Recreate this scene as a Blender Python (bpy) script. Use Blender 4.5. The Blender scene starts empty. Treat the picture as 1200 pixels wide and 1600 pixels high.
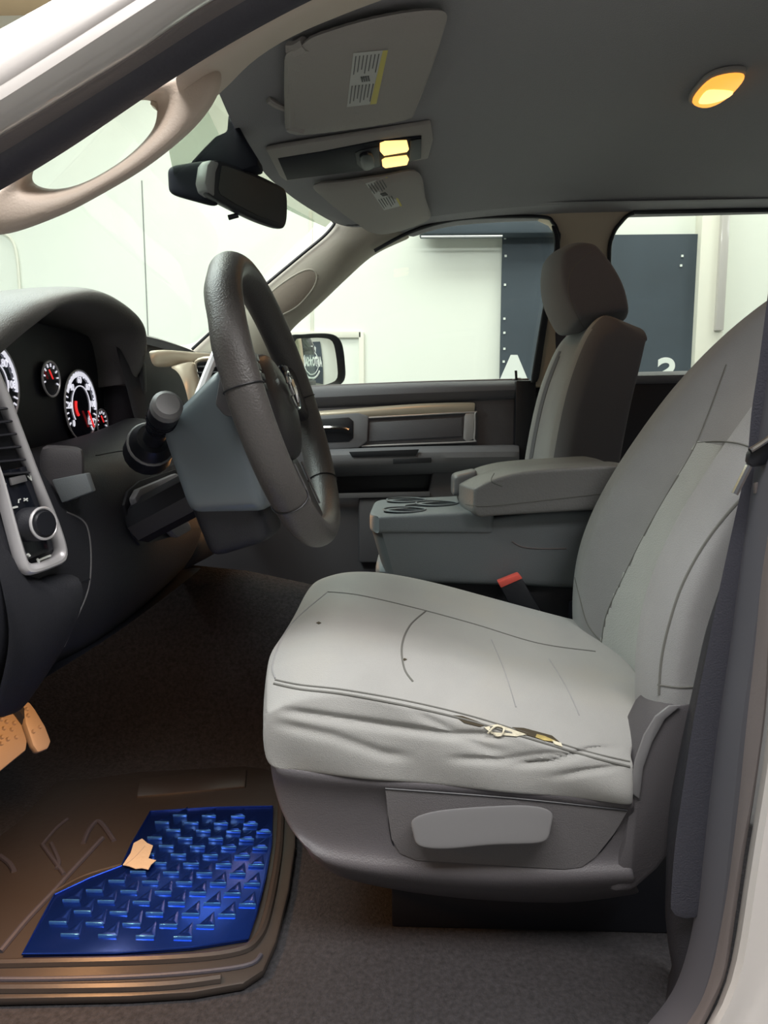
import bpy, bmesh, math, random
from mathutils import Vector, Matrix
from mathutils.bvhtree import BVHTree
random.seed(7)
S = bpy.context.scene
COL = S.collection

# ------------------------------------------------------------------ camera
F = 1110.0
PITCH = math.atan(140 / F); YAW = math.radians(2)
ZC = 1.35
cd = bpy.data.cameras.new('camera'); cam = bpy.data.objects.new('camera', cd); COL.objects.link(cam)
cam.location = (0, 0, ZC)
cam.rotation_euler = (math.pi / 2 - PITCH, 0, YAW)
cd.sensor_fit = 'VERTICAL'; cd.sensor_height = 36; cd.lens = F / 1600 * 36
cd.clip_start = 0.02; cd.clip_end = 60
S.camera = cam
# ------------------------------------------------------------------ light
w = bpy.data.worlds.new('world'); S.world = w; w.use_nodes = True
bg = w.node_tree.nodes['Background']; bg.inputs[0].default_value = (0.97, 0.97, 1.0, 1); bg.inputs[1].default_value = 0.13
def area(name, loc, rot, sx, sy, e, col=(1, 0.98, 0.95)):
    l = bpy.data.lights.new(name, 'AREA'); l.shape = 'RECTANGLE'; l.size = sx; l.size_y = sy; l.energy = e; l.color = col
    o = bpy.data.objects.new(name, l); COL.objects.link(o); o.location = loc; o.rotation_euler = rot
    return o
area('shop_and_fill_light', (-1.9, 1.5, 3.3), (0, 0, 0), 2.0, 2.4, 125, (0.93, 1.0, 0.99))
area('shop_and_fill_light', (0.6, 3.3, 3.5), (0, 0, 0), 5.0, 0.7, 75, (0.98, 1.0, 0.93))
area('shop_and_fill_light', (0.35, -0.45, 3.5), (math.radians(6), 0, 0), 3.4, 0.9, 165, (1, 0.98, 0.96))
area('shop_and_fill_light', (4.4, 1.6, 3.5), (0, 0, 0), 1.6, 2.0, 70, (0.97, 1, 0.97))  # added fill to brighten the rear-wall banner for the side mirror
S.view_settings.view_transform = 'Standard'; S.view_settings.look = 'None'
S.view_settings.exposure = 0.0; S.view_settings.gamma = 1.0
try: S.view_settings.use_curve_mapping = False
except Exception: pass

# ------------------------------------------------------------------ picture <-> place
_cp, _sp, _cy, _sy = math.cos(PITCH), math.sin(PITCH), math.cos(YAW), math.sin(YAW)
_R = Vector((_cy, _sy, 0)); _Fw = Vector((-_sy * _cp, _cy * _cp, -_sp)); _U = Vector((-_sy * _sp, _cy * _sp, _cp))
CAM = Vector((0, 0, ZC))
def ray(px, py): return _Fw + _R * ((px - 600) / F) + _U * (-(py - 800) / F)
def V(px, py, y): d = ray(px, py); return CAM + d * (y / d.y)
def VX(px, py, x): d = ray(px, py); return CAM + d * (x / d.x)
def VZ(px, py, z): d = ray(px, py); return CAM + d * ((z - ZC) / d.z)
def VP(px, py, p, n): d = ray(px, py); return CAM + d * ((p - CAM).dot(n) / d.dot(n))
def R(x, y, z): return Vector((x, y, z + ZC))        # height counted from eye level
def toPx(p):
    d = p - CAM; z = d.dot(_Fw); return 600 + F * d.dot(_R) / z, 800 - F * d.dot(_U) / z
def PL(y, *pts): return [V(a, b, y) for a, b in pts]

# ------------------------------------------------------------------ materials
def mat(name, c, rough=0.6, metal=0.0, bump=None, var=None, spec=0.5, coat=0, sheen=0, weave=None, stain=None):
    m = bpy.data.materials.new(name); m.use_nodes = True
    nt = m.node_tree; b = nt.nodes['Principled BSDF']
    b.inputs['Base Color'].default_value = (*c, 1); b.inputs['Roughness'].default_value = rough
    b.inputs['Metallic'].default_value = metal; b.inputs['Specular IOR Level'].default_value = spec
    b.inputs['Coat Weight'].default_value = coat
    b.inputs['Sheen Weight'].default_value = sheen
    tc = nt.nodes.new('ShaderNodeTexCoord')
    if var or stain:
        last = None
        n = nt.nodes.new('ShaderNodeTexNoise'); n.inputs['Scale'].default_value = (var or (20, .1))[0]; n.inputs['Detail'].default_value = 5
        nt.links.new(tc.outputs['Object'], n.inputs['Vector'])
        r = nt.nodes.new('ShaderNodeMapRange'); a = (var or (20, .1))[1]
        r.inputs[1].default_value = .3; r.inputs[2].default_value = .7; r.inputs[3].default_value = 1 - a; r.inputs[4].default_value = 1 + a
        nt.links.new(n.outputs['Fac'], r.inputs[0])
        mx = nt.nodes.new('ShaderNodeVectorMath'); mx.operation = 'SCALE'; mx.inputs[0].default_value = c
        nt.links.new(r.outputs[0], mx.inputs['Scale']); last = mx.outputs[0]
        if stain:
            n2 = nt.nodes.new('ShaderNodeTexNoise'); n2.inputs['Scale'].default_value = stain[0]; n2.inputs['Detail'].default_value = 3
            nt.links.new(tc.outputs['Object'], n2.inputs['Vector'])
            r2 = nt.nodes.new('ShaderNodeMapRange'); r2.inputs[1].default_value = .55; r2.inputs[2].default_value = .72
            r2.inputs[4].default_value = stain[1]
            nt.links.new(n2.outputs['Fac'], r2.inputs[0])
            mm = nt.nodes.new('ShaderNodeMix'); mm.data_type = 'RGBA'; mm.inputs[7].default_value = (*stain[2], 1)
            nt.links.new(r2.outputs[0], mm.inputs[0]); nt.links.new(last, mm.inputs[6]); last = mm.outputs[2]
        nt.links.new(last, b.inputs['Base Color'])
    h = None
    if weave:
        wv = nt.nodes.new('ShaderNodeTexVoronoi'); wv.inputs['Scale'].default_value = weave[0]
        nt.links.new(tc.outputs['Object'], wv.inputs['Vector']); h = wv.outputs['Distance']; st = weave[1]
    if bump:
        n = nt.nodes.new('ShaderNodeTexNoise'); n.inputs['Scale'].default_value = bump[0]; n.inputs['Detail'].default_value = 4
        nt.links.new(tc.outputs['Object'], n.inputs['Vector']); h = n.outputs['Fac']; st = bump[1]
    if h is not None:
        bp = nt.nodes.new('ShaderNodeBump'); bp.inputs['Strength'].default_value = st; bp.inputs['Distance'].default_value = .003
        nt.links.new(h, bp.inputs['Height']); nt.links.new(bp.outputs[0], b.inputs['Normal'])
    return m
def emis(name, c, s):
    m = mat(name, c, .4); b = m.node_tree.nodes['Principled BSDF']
    b.inputs['Emission Color'].default_value = (*c, 1); b.inputs['Emission Strength'].default_value = s
    return m
def glassmat(name, tint=(1, 1, 1), refl=.06):
    m = bpy.data.materials.new(name); m.use_nodes = True; nt = m.node_tree
    nt.nodes.remove(nt.nodes['Principled BSDF']); out = nt.nodes['Material Output']
    t = nt.nodes.new('ShaderNodeBsdfTransparent'); t.inputs[0].default_value = (*tint, 1)
    g = nt.nodes.new('ShaderNodeBsdfGlossy'); g.inputs['Roughness'].default_value = .02
    fr = nt.nodes.new('ShaderNodeLayerWeight'); fr.inputs[0].default_value = .12
    mr = nt.nodes.new('ShaderNodeMath'); mr.operation = 'MULTIPLY_ADD'; mr.inputs[1].default_value = .12; mr.inputs[2].default_value = refl * .3
    nt.links.new(fr.outputs['Fresnel'], mr.inputs[0])
    mx = nt.nodes.new('ShaderNodeMixShader'); nt.links.new(mr.outputs[0], mx.inputs[0])
    nt.links.new(t.outputs[0], mx.inputs[1]); nt.links.new(g.outputs[0], mx.inputs[2]); nt.links.new(mx.outputs[0], out.inputs[0])
    return m
M = dict(
    white_paint=mat('white_paint', (.52, .49, .475), .3, coat=.5),
    seal=mat('rubber_seal', (.04, .038, .05), .55, bump=(250, .15)),
    seal2=mat('rubber_lip', (.15, .13, .13), .6, bump=(250, .15)),
    beige=mat('beige_trim', (.52, .43, .36), .6, bump=(400, .2)),
    beige_in=mat('beige_recess_shade', (.30, .245, .2), .7, bump=(300, .3)),
    beige_far=mat('cream_trim', (.46, .42, .35), .6, bump=(400, .2)),
    liner=mat('headliner_cloth', (.242, .235, .25), .95, bump=(500, .35), sheen=.2),
    visor=mat('visor_vinyl', (.35, .325, .305), .8, bump=(350, .3)),
    cloth=mat('seat_cloth', (.325, .326, .316), .92, bump=(900, .35), var=(14, .05), sheen=.25, stain=(7, .28, (.33, .30, .24))),
    cloth_in=mat('seat_insert_cloth', (.37, .385, .37), .95, weave=(420, .15), var=(18, .05), sheen=.25, stain=(8, .3, (.33, .30, .24))),
    cloth2=mat('back_cloth', (.26, .262, .265), .92, bump=(900, .35), var=(14, .05), sheen=.2),
    cloth_in2=mat('back_insert_cloth', (.40, .415, .40), .95, weave=(420, .18), var=(18, .04), sheen=.2),
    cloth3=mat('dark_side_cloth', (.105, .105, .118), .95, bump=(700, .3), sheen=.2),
    stitch=mat('stitching', (.14, .14, .13), .9),
    foam=mat('seat_foam', (.42, .33, .12), 1, bump=(120, .8), var=(60, .4)),
    hole=mat('torn_gap', (.05, .04, .025), 1),
    fray=mat('frayed_lining', (.62, .58, .45), 1, bump=(200, .6)),
    shield=mat('grey_plastic', (.082, .077, .084), .5, bump=(600, .2)),
    lever=mat('lever_plastic', (.18, .178, .185), .34),
    dash=mat('dark_plastic', (.017, .018, .024), .55, bump=(600, .25)),
    dashtop=mat('soft_dash_top', (.15, .145, .14), .42, bump=(500, .4)),
    black=mat('black_plastic', (.009, .010, .015), .45),
    panel=mat('matte_panel', (.012, .013, .02), .6, spec=.12),
    gloss=mat('gloss_black', (.01, .012, .02), .12),
    leather=mat('wheel_leather', (.085, .079, .077), .40, bump=(420, .3)),
    leatherb=mat('wheel_leather_smooth', (.04, .037, .042), .4, bump=(420, .12)),
    col=mat('column_plastic', (.16, .19, .215), .34),
    silver=mat('satin_silver', (.62, .61, .63), .35, .35),
    chrome=mat('chrome', (.85, .85, .86), .08, 1),
    champ=mat('champagne_trim', (.62, .54, .43), .33, .3),
    door=mat('door_plastic', (.14, .138, .155), .55, bump=(500, .25)),
    doorl=mat('door_armrest', (.20, .20, .22), .55, bump=(500, .25)),
    console=mat('console_plastic', (.15, .168, .18), .55, bump=(600, .2)),
    lid=mat('armrest_vinyl', (.185, .185, .185), .42, bump=(300, .35)),
    carpet=mat('carpet', (.020, .0188, .0215), 1, bump=(260, 1.0), var=(160, .45)),
    mat_=mat('rubber_mat', (.03, .024, .021), .42, bump=(60, .12)),
    blue=mat('blue_metal', (.012, .045, .30), .26, .85, bump=(30, .12)),
    bluel=mat('blue_metal_glint', (.10, .35, .85), .2, .8),  # lighter blue puts the specular glint of the ticks into the colour
    leaf=mat('pale_leaf', (.42, .34, .24), .8, bump=(120, .4)),
    pedal=mat('pedal_rubber', (.34, .28, .22), .5),
    red=mat('red_plastic', (.85, .12, .09), .4),
    redlit=emis('red_gauge_mark', (.9, .03, .03), .8),
    whit=emis('white_gauge_mark', (.85, .85, .95), .75),
    sticker=mat('sticker_paper', (.52, .52, .5), .6),
    stickery=mat('sticker_yellow', (.60, .52, .12), .6),
    ink=mat('sticker_ink', (.12, .12, .12), .7),
    lamp=emis('lamp_lens', (1, .60, .20), 1.9),
    lampd=emis('lamp_lens_edge', (1, .42, .06), 1.2),
    belt=mat('belt_webbing', (.035, .036, .05), .7, bump=(500, .3)),
    wall=mat('shop_wall', (.80, .82, .76), .8, bump=(3, .05)),
    wall2=mat('shop_wall_trim', (.74, .72, .64), .7),
    tan=mat('shop_ceiling', (.62, .46, .30), .8),
    floor=mat('concrete', (.35, .35, .34), .7, var=(3, .15)),
    banner=mat('banner_vinyl', (.045, .06, .078), .7, var=(3, .12)),
    print_=mat('banner_print', (.75, .78, .75), .7),
    mirror=mat('mirror_glass', (.9, .9, .9), .01, 1),
    mirrord=mat('dim_mirror_glass', (.045, .048, .048), .25, 0, spec=.35),
    glass=glassmat('clear_glass', (.93, .97, .95)),
    lens=glassmat('cluster_lens', (.8, .8, .85), .2),
)
# ------------------------------------------------------------------ object helpers
WL = {}
def setp(o, label=None, cat=None, group=None, kind=None):
    if label: o['label'] = label
    if cat: o['category'] = cat
    if group: o['group'] = group
    if kind: o['kind'] = kind
    return o
def thing(name, label, cat, loc, group=None):
    o = bpy.data.objects.new(name, None); COL.objects.link(o); o.location = loc; o.empty_display_size = .05
    WL[o.name] = Vector(loc)
    return setp(o, label, cat, group)
def finish(o, angle=35):
    """apply modifiers, mark sharp edges by angle"""
    dg = bpy.context.evaluated_depsgraph_get(); dg.update()
    me = bpy.data.meshes.new_from_object(o.evaluated_get(dg))
    o.modifiers.clear(); o.data = me
    bm = bmesh.new(); bm.from_mesh(me)
    for f in bm.faces: f.smooth = True
    for e in bm.edges:
        e.smooth = not (len(e.link_faces) == 2 and e.calc_face_angle(0) > math.radians(angle))
    bm.to_mesh(me); bm.free()
def new(name, verts, faces, m, parent=None, bevel=0, sub=0, solid=0, angle=35, fixn=True, off=-1, bseg=2):
    me = bpy.data.meshes.new(name)
    c = sum((Vector(v) for v in verts), Vector()) / len(verts)
    me.from_pydata([Vector(v) - c for v in verts], [], faces); me.validate()
    bm = bmesh.new(); bm.from_mesh(me)
    bmesh.ops.remove_doubles(bm, verts=bm.verts, dist=1e-6)
    if fixn: bmesh.ops.recalc_face_normals(bm, faces=bm.faces)
    bm.to_mesh(me); bm.free()
    me.materials.append(m)
    o = bpy.data.objects.new(name, me); COL.objects.link(o)
    if parent is not None:
        o.parent = parent; o.location = c - WL[parent.name]
    else: o.location = c
    WL[o.name] = c
    if solid: k = o.modifiers.new('s', 'SOLIDIFY'); k.thickness = solid; k.offset = off
    if bevel: k = o.modifiers.new('b', 'BEVEL'); k.width = bevel; k.segments = bseg; k.limit_method = 'ANGLE'; k.angle_limit = math.radians(30)
    if sub: k = o.modifiers.new('u', 'SUBSURF'); k.levels = sub; k.render_levels = sub
    finish(o, angle)
    return o
def resample(pts, n):
    L = [0]
    for a, b in zip(pts, pts[1:]): L.append(L[-1] + (b - a).length)
    out = []
    for i in range(n):
        t = L[-1] * i / (n - 1); k = 0
        while k < len(L) - 2 and L[k + 1] < t: k += 1
        s = (t - L[k]) / max(L[k + 1] - L[k], 1e-9); out.append(pts[k].lerp(pts[k + 1], min(max(s, 0), 1)))
    return out
def cat_rom(pts, k=6, closed=False):
    n = len(pts); out = []
    rng = range(n) if closed else range(n - 1)
    for i in rng:
        g = (lambda j: pts[j % n]) if closed else (lambda j: pts[min(max(j, 0), n - 1)])
        p0, p1, p2, p3 = g(i - 1), g(i), g(i + 1), g(i + 2)
        for s in range(k):
            t = s / k
            out.append(.5 * ((2 * p1) + (p2 - p0) * t + (2 * p0 - 5 * p1 + 4 * p2 - p3) * t * t + (3 * p1 - p0 - 3 * p2 + p3) * t ** 3))
    if not closed: out.append(pts[-1].copy())
    return out
def strip(name, rows, n, m, parent=None, solid=.01, sub=1, smooth=True, off=-1, **k):
    rr = [resample(cat_rom(r) if smooth and len(r) > 2 else r, n) for r in rows]
    vs = [p for r in rr for p in r]
    fs = [(i * n + j, i * n + j + 1, (i + 1) * n + j + 1, (i + 1) * n + j) for i in range(len(rows) - 1) for j in range(n - 1)]
    return new(name, vs, fs, m, parent, solid=solid, sub=sub, fixn=False, off=off, **k)
def rings(name, loops, m, parent=None, n=40, closed=True, sub=1, **k):
    """closed loops joined one to the next; closed -> the last joins the first"""
    rr = []
    for l in loops:
        c = l + [l[0]]; rr.append(resample(cat_rom(l, 6, True) + [l[0]], n + 1)[:-1])
    vs = [p for r in rr for p in r]; L = len(rr); fs = []
    for i in range(L if closed else L - 1):
        for j in range(n):
            a = i * n + j; b = i * n + (j + 1) % n; c = ((i + 1) % L) * n + (j + 1) % n; d = ((i + 1) % L) * n + j
            fs.append((a, b, c, d))
    if not closed: fs += [tuple(range(n)), tuple(range((L - 1) * n, L * n))]
    return new(name, vs, fs, m, parent, sub=sub, **k)
def prism(name, poly, d, m, parent=None, bevel=.004, **k):
    d = Vector(d); n = len(poly)
    vs = list(poly) + [p + d for p in poly]
    fs = [tuple(range(n)), tuple(range(n, 2 * n))] + [(i, (i + 1) % n, n + (i + 1) % n, n + i) for i in range(n)]
    return new(name, vs, fs, m, parent, bevel=bevel, **k)
def slab(name, px, y0, y1, m, parent=None, bevel=.004, curve=False, **k):
    poly = PL(y0, *px)
    if curve: poly = cat_rom(poly, 4, True)
    return prism(name, poly, (0, y1 - y0, 0), m, parent, bevel, **k)
def box(name, a, b, m, parent=None, bevel=.003, **k):
    (x0, y0, z0), (x1, y1, z1) = a, b
    vs = [Vector((x, y, z)) for x in (x0, x1) for y in (y0, y1) for z in (z0, z1)]
    fs = [(0, 1, 3, 2), (4, 6, 7, 5), (0, 4, 5, 1), (2, 3, 7, 6), (0, 2, 6, 4), (1, 5, 7, 3)]
    return new(name, vs, fs, m, parent, bevel=bevel, **k)
def tube_geo(pts, r, seg=8, closed=False, flat=1.0, up=None):
    vs, fs = [], []; n = len(pts); pn = None
    for i, p in enumerate(pts):
        a = pts[(i - 1) % n] if closed or i else p; b = pts[(i + 1) % n] if closed or i < n - 1 else p
        t = (b - a).normalized()
        if up is not None: nn = (up - t * up.dot(t)).normalized()
        elif pn is None: nn = t.orthogonal().normalized()
        else: nn = (pn - t * pn.dot(t)); nn = nn.normalized() if nn.length > 1e-6 else t.orthogonal().normalized()
        pn = nn; bb = t.cross(nn)
        rr = r[i] if isinstance(r, (list, tuple)) else r
        for k in range(seg):
            th = 2 * math.pi * k / seg; vs.append(p + nn * (math.cos(th) * rr * flat) + bb * (math.sin(th) * rr))
    for i in range(n if closed else n - 1):
        for k in range(seg):
            fs.append((i * seg + k, i * seg + (k + 1) % seg, ((i + 1) % n) * seg + (k + 1) % seg, ((i + 1) % n) * seg + k))
    if not closed: fs += [tuple(range(seg)), tuple(range((n - 1) * seg, n * seg))]
    return vs, fs
def tube(name, pts, r, m, parent=None, seg=8, closed=False, flat=1.0, up=None, curve=True, **k):
    if curve and len(pts) > 2 and not isinstance(r, list): pts = cat_rom(pts, 5, closed)
    vs, fs = tube_geo(pts, r, seg, closed, flat, up)
    return new(name, vs, fs, m, parent, **k)
def latbox(name, us, vv, ws, f, m, parent=None, sub=2, **k):
    if isinstance(us, int): us = [i / us for i in range(us + 1)]
    if isinstance(vv, int): vv = [i / vv for i in range(vv + 1)]
    if isinstance(ws, int): ws = [i / ws for i in range(ws + 1)]
    idx, vs, fs = {}, [], []
    def g(i, j, l):
        if (i, j, l) not in idx: idx[(i, j, l)] = len(vs); vs.append(Vector(f(us[i], vv[j], ws[l])))
        return idx[(i, j, l)]
    A, B, C = len(us) - 1, len(vv) - 1, len(ws) - 1
    for i in range(A):
        for j in range(B):
            for l in (0, C): fs.append((g(i, j, l), g(i + 1, j, l), g(i + 1, j + 1, l), g(i, j + 1, l)))
    for i in range(A):
        for l in range(C):
            for j in (0, B): fs.append((g(i, j, l), g(i + 1, j, l), g(i + 1, j, l + 1), g(i, j, l + 1)))
    for j in range(B):
        for l in range(C):
            for i in (0, A): fs.append((g(i, j, l), g(i, j + 1, l), g(i, j + 1, l + 1), g(i, j, l + 1)))
    return new(name, vs, fs, m, parent, sub=sub, **k)
def lin(t, tab):
    """piecewise-linear table [(t, value...)]"""
    for a, b in zip(tab, tab[1:]):
        if t <= b[0]:
            s = (t - a[0]) / (b[0] - a[0]); s = max(s, 0)
            return [x + (y - x) * s for x, y in zip(a[1:], b[1:])]
    return list(tab[-1][1:])
_bv = {}
def hit(px, py, *objs):
    best = None; d = ray(px, py).normalized()
    for o in objs:
        if o.name not in _bv:
            c = WL[o.name]
            _bv[o.name] = BVHTree.FromPolygons([v.co + c for v in o.data.vertices], [tuple(p.vertices) for p in o.data.polygons])
        h = _bv[o.name].ray_cast(CAM, d)
        if h[0] is not None and (best is None or h[3] < best[2]):
            nn = h[1] if h[1].dot(d) < 0 else -h[1]
            best = (h[0], nn, h[3])
    return best
def seam(name, px, objs, r, m, parent, seg=6, lift=0.0):
    pts = cat_rom([Vector((a, b, 0)) for a, b in px], 8) if len(px) > 2 else resample([Vector((a, b, 0)) for a, b in px], 10)
    out = []
    for p in pts:
        h = hit(p.x, p.y, *objs)
        if h: out.append(h[0] + h[1] * lift)
    if len(out) < 3: print('SEAM MISS', name, px); return None
    return tube(name, out, r, m, parent, seg=seg, curve=False)
def decal(name, px, objs, t, m, parent, lift=0.0005, bevel=0):
    out, nn = [], Vector()
    for a, b in px:
        h = hit(a, b, *objs)
        if not h: print('DECAL MISS', name); continue
        out.append(h[0]); nn += h[1]
    if len(out) < 3: return None
    nn.normalize()
    return prism(name, [p + nn * lift for p in out], nn * t, m, parent, bevel=bevel)
def text_geo(s, size, o, xd, yd, depth=.001, bold=.02):
    cu = bpy.data.curves.new('t', 'FONT'); cu.body = s; cu.size = size; cu.extrude = depth; cu.align_x = 'CENTER'; cu.align_y = 'CENTER'
    cu.offset = size * bold
    ob = bpy.data.objects.new('t', cu); COL.objects.link(ob)
    dg = bpy.context.evaluated_depsgraph_get(); dg.update()
    me = bpy.data.meshes.new_from_object(ob.evaluated_get(dg))
    zd = xd.cross(yd)
    vs = [o + xd * v.co.x + yd * v.co.y + zd * v.co.z for v in me.vertices]; fs = [tuple(p.vertices) for p in me.polygons]
    bpy.data.objects.remove(ob); bpy.data.meshes.remove(me)
    return vs, fs
def join(gs):
    vs, fs = [], []
    for v, f in gs:
        k = len(vs); vs += list(v); fs += [tuple(i + k for i in q) for q in f]
    return vs, fs
def boxg(c, hx, hy, hz, X=Vector((1, 0, 0)), Y=Vector((0, 1, 0)), Z=Vector((0, 0, 1))):
    vs = [c + X * (hx * a) + Y * (hy * b) + Z * (hz * d) for a in (-1, 1) for b in (-1, 1) for d in (-1, 1)]
    return vs, [(0, 1, 3, 2), (4, 6, 7, 5), (0, 4, 5, 1), (2, 3, 7, 6), (0, 2, 6, 4), (1, 5, 7, 3)]
def ell(c, a, b, X, Y, n=24): return [c + X * (a * math.cos(2 * math.pi * i / n)) + Y * (b * math.sin(2 * math.pi * i / n)) for i in range(n)]
ST = dict(kind='structure')

# ------------------------------------------------------------------ the workshop
WY = 4.2
setp(box('wall_right', (-4.6, WY, 0), (6.1, WY + .1, 3.6), M['wall'], bevel=0), **ST)
setp(box('wall_front', (-4.7, -3, 0), (-4.6, WY + .1, 3.6), M['wall'], bevel=0), **ST)
setp(box('wall_rear', (6.0, -3, 0), (6.1, WY, 3.6), M['wall'], bevel=0), **ST)
setp(box('ceiling', (-4.7, -3, 3.6), (6.1, WY + .1, 3.7), M['tan'], bevel=0), **ST)
setp(box('floor', (-4.7, -3, -.1), (6.1, WY + .1, 0), M['floor'], bevel=0), **ST)
# wall joints, pilaster, door casing
def wbar(name, x0, y0, x1, y1, m, d=.012, par=None, bevel=.002):
    a, b = V(x0, y0, WY), V(x1, y1, WY); ym = (max(y0, 0) + min(y1, 600)) / 2; a.x, b.x = V(x0, ym, WY).x, V(x1, ym, WY).x
    return box(name, (min(a.x, b.x), WY - d, min(a.z, b.z)), (max(a.x, b.x), WY, max(a.z, b.z)), m, par, bevel=bevel)
setp(wbar('trim_1', 227.2, 282, 229.0, 900, M['lid'], .004), **ST)
setp(wbar('trim_2', 1083, 250, 1124, 900, M['wall2'], .09), **ST)
setp(wbar('trim_3', 1112, 250, 1124, 520, M['white_paint'], .12), **ST)
d3 = setp(wbar('trim_4', 400, 519, 564, 528, M['wall2'], .02), **ST)
setp(wbar('trim_5', 561, 519, 569, 900, M['wall2'], .02), **ST)
setp(wbar('trim_6', 484, 330, 489, 519, M['wall2'], .008), **ST)
c = thing('electrical_conduit', 'thin grey conduit on the white workshop wall, bending down at far left', 'conduit', V(30, 460, WY - .02))
tube('pipe', PL(WY - .02, (-20, 352), (8, 366), (20, 378), (26, 400), (29, 430), (31, 470), (32, 560)), .008, M['wall2'], c)
# dark banner seen through the side windows
bn = thing('banner', 'dark blue-grey banner with white letters on the workshop wall behind the passenger seat', 'banner', V(925, 600, WY - .03))
a, b = V(785, 369, WY - .03), V(1070, 800, WY - .03)
bp = box('panel', (a.x, WY - .04, b.z), (b.x, WY - .02, a.z), M['banner'], bn, bevel=0)
Xd, Zd = Vector((1, 0, 0)), Vector((0, 0, 1))
g = [text_geo('A', .24, V(803, 585, WY - .041), Xd, Zd, bold=.07)]
g2 = text_geo('S', .24, V(1040, 586, WY - .041), -Xd, Zd); g.append(g2)
for v_, f_ in g: new('letter', v_, f_, M['print_'], bn)
sc_g = []
for px, py in [(789, 372), (790, 400), (789, 445), (788, 498), (788, 520), (788, 545), (787, 565), (1066, 400), (1064, 415)]:
    sc_g.append(boxg(V(px, py, WY - .042), .006, .004, .006))
for v_, f_ in sc_g: new('screw', v_, f_, M['print_'], bn)
aw = thing('roller_shutter_box', 'dark header strip with a light glint above the banner on the workshop wall', 'shutter box', V(760, 350, WY - .1))
a, b = V(656, 335, WY - .1), V(905, 368.0, WY - .1)
box('casing', (a.x, WY - .16, b.z), (b.x, WY - .05, a.z), M['banner'], aw, bevel=.01)
tube('glint_strip', [V(658, 370, WY - .16), V(785, 369, WY - .16)], .006, M['silver'], aw)  # silver strip put in for the white glint along the casing

# ------------------------------------------------------------------ cab shell
# carpet: flat pan, rising toe board ahead, tunnel in the middle
ZF = .69
xs = [-1.0, -.92, -.84, -.76, -.66, -.5, -.2, .1, .5, 1.0, 1.6]
ys = [.56, .70, .8, 1.0, 1.25, 1.30, 1.34, 1.40, 1.5, 1.6, 1.66, 1.70, 1.75, 2.0, 2.2, 2.28]
def fz(x, y):
    z = ZF + max(0, (-x - .8)) * 1.2
    t = max(0, 1 - abs(y - 1.5) / .19); z += (.14 + .19 * min(1, max(0, (-x + .05) / .3)) + .06) * min(1, t * 1.6)
    if y > 2.25: z += .1
    return z
vs = [Vector((x, y, fz(x, y))) for x in xs for y in ys]; n = len(ys)
fs = [(i * n + j, i * n + j + 1, (i + 1) * n + j + 1, (i + 1) * n + j) for i in range(len(xs) - 1) for j in range(n - 1)]
setp(new('floor', vs, fs, M['carpet'], solid=.02, sub=1, fixn=False, off=1), **ST)
setp(box('wall_front', (-1.06, .66, ZF - .02), (-1.0, 2.3, 1.55), M['black'], bevel=0), **ST)
setp(box('wall_rear', (1.6, .66, ZF - .02), (1.66, 2.3, 1.45), M['dash'], bevel=0), **ST)
setp(box('wall_rear', (1.6, .66, 1.9), (1.66, 2.3, 2.02), M['liner'], bevel=0), **ST)
# outer body skin under the sill
setp(strip('wall_left', [[R(-1.2, .57, -.662), R(1.6, .57, -.662)], [R(-1.2, .53, -.70), R(1.6, .53, -.70)], [R(-1.2, .54, -.95), R(1.6, .54, -.95)]], 8, M['white_paint'], solid=.03, smooth=False), **ST)
setp(box('wall_left', (-1.4, .60, ZF - .05), (-.60, .66, ZC + .09), M['white_paint'], bevel=.01), **ST)
# headliner
hl_edge = [R(-.262, .93, .515), R(-.30, 1.1, .53), R(-.322, 1.3, .547), R(-.335, 1.5, .553), R(-.325, 1.7, .560), R(-.29, 1.9, .567), R(-.225, 2.12, .575)]
def hz(x, y):
    z = lin(x, [(-.34, .553), (-.2, .580), (-.02, .606), (.12, .628), (.3, .642), (.6, .655), (1.0, .655), (1.7, .63)])[0]
    s = (y - 1.52) / .6; z -= .035 * s ** 4
    if y < 1.0: z -= (1.0 - y) * .25
    return z
rows = []
N = 15
xl = [0, .03, .08, .15, .25, .33, .40, .55, .7, .85, 1.0]
ye = resample(hl_edge, N)
for t in xl:
    r_ = []
    for p in ye:
        x = p.x + (1.68 - p.x) * t
        z = hz(x, p.y)
        if t == 0: z = p.z - ZC - .004
        r_.append(R(x, p.y, z))
    rows.append(r_)
vs = [p for r_ in rows for p in r_]
fs = [(i * N + j, i * N + j + 1, (i + 1) * N + j + 1, (i + 1) * N + j) for i in range(len(rows) - 1) for j in range(N - 1)]
liner = setp(new('ceiling', vs, fs, M['liner'], sub=2, fixn=False), **ST)
# roof skin over it
setp(box('ceiling', (-.30, .70, ZC + .70), (1.68, 2.3, ZC + .73), M['white_paint'], bevel=.01), **ST)
# driver side rail and pillar, outside to inside
YB = .60
A_ = PL(.66, (-120, 122), (0, 55), (100, 0), (230, -75), (420, -170), (800, -300), (1400, -380))
rowsW = [A_,
         PL(.62, (-120, 150), (0, 78), (145, 0), (270, -75), (470, -170), (830, -290), (1400, -365)),
         PL(.602, (-120, 195), (0, 122), (195, 0), (310, -72), (500, -165), (850, -282), (1400, -352)),
         PL(.612, (-120, 207), (0, 136), (215, 0), (330, -70), (515, -160), (860, -276), (1400, -345)),
         PL(.600, (-120, 225), (0, 155), (240, 0), (350, -68), (530, -155), (870, -270), (1400, -340)),
         PL(.615, (-120, 262), (0, 196), (120, 123), (215, 62), (306, 0), (420, -64), (590, -145), (900, -255), (1400, -325)),
         PL(.64, (-120, 266), (0, 200), (120, 127), (218, 66), (312, 0), (425, -62), (592, -143), (902, -253), (1400, -322))]
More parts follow.
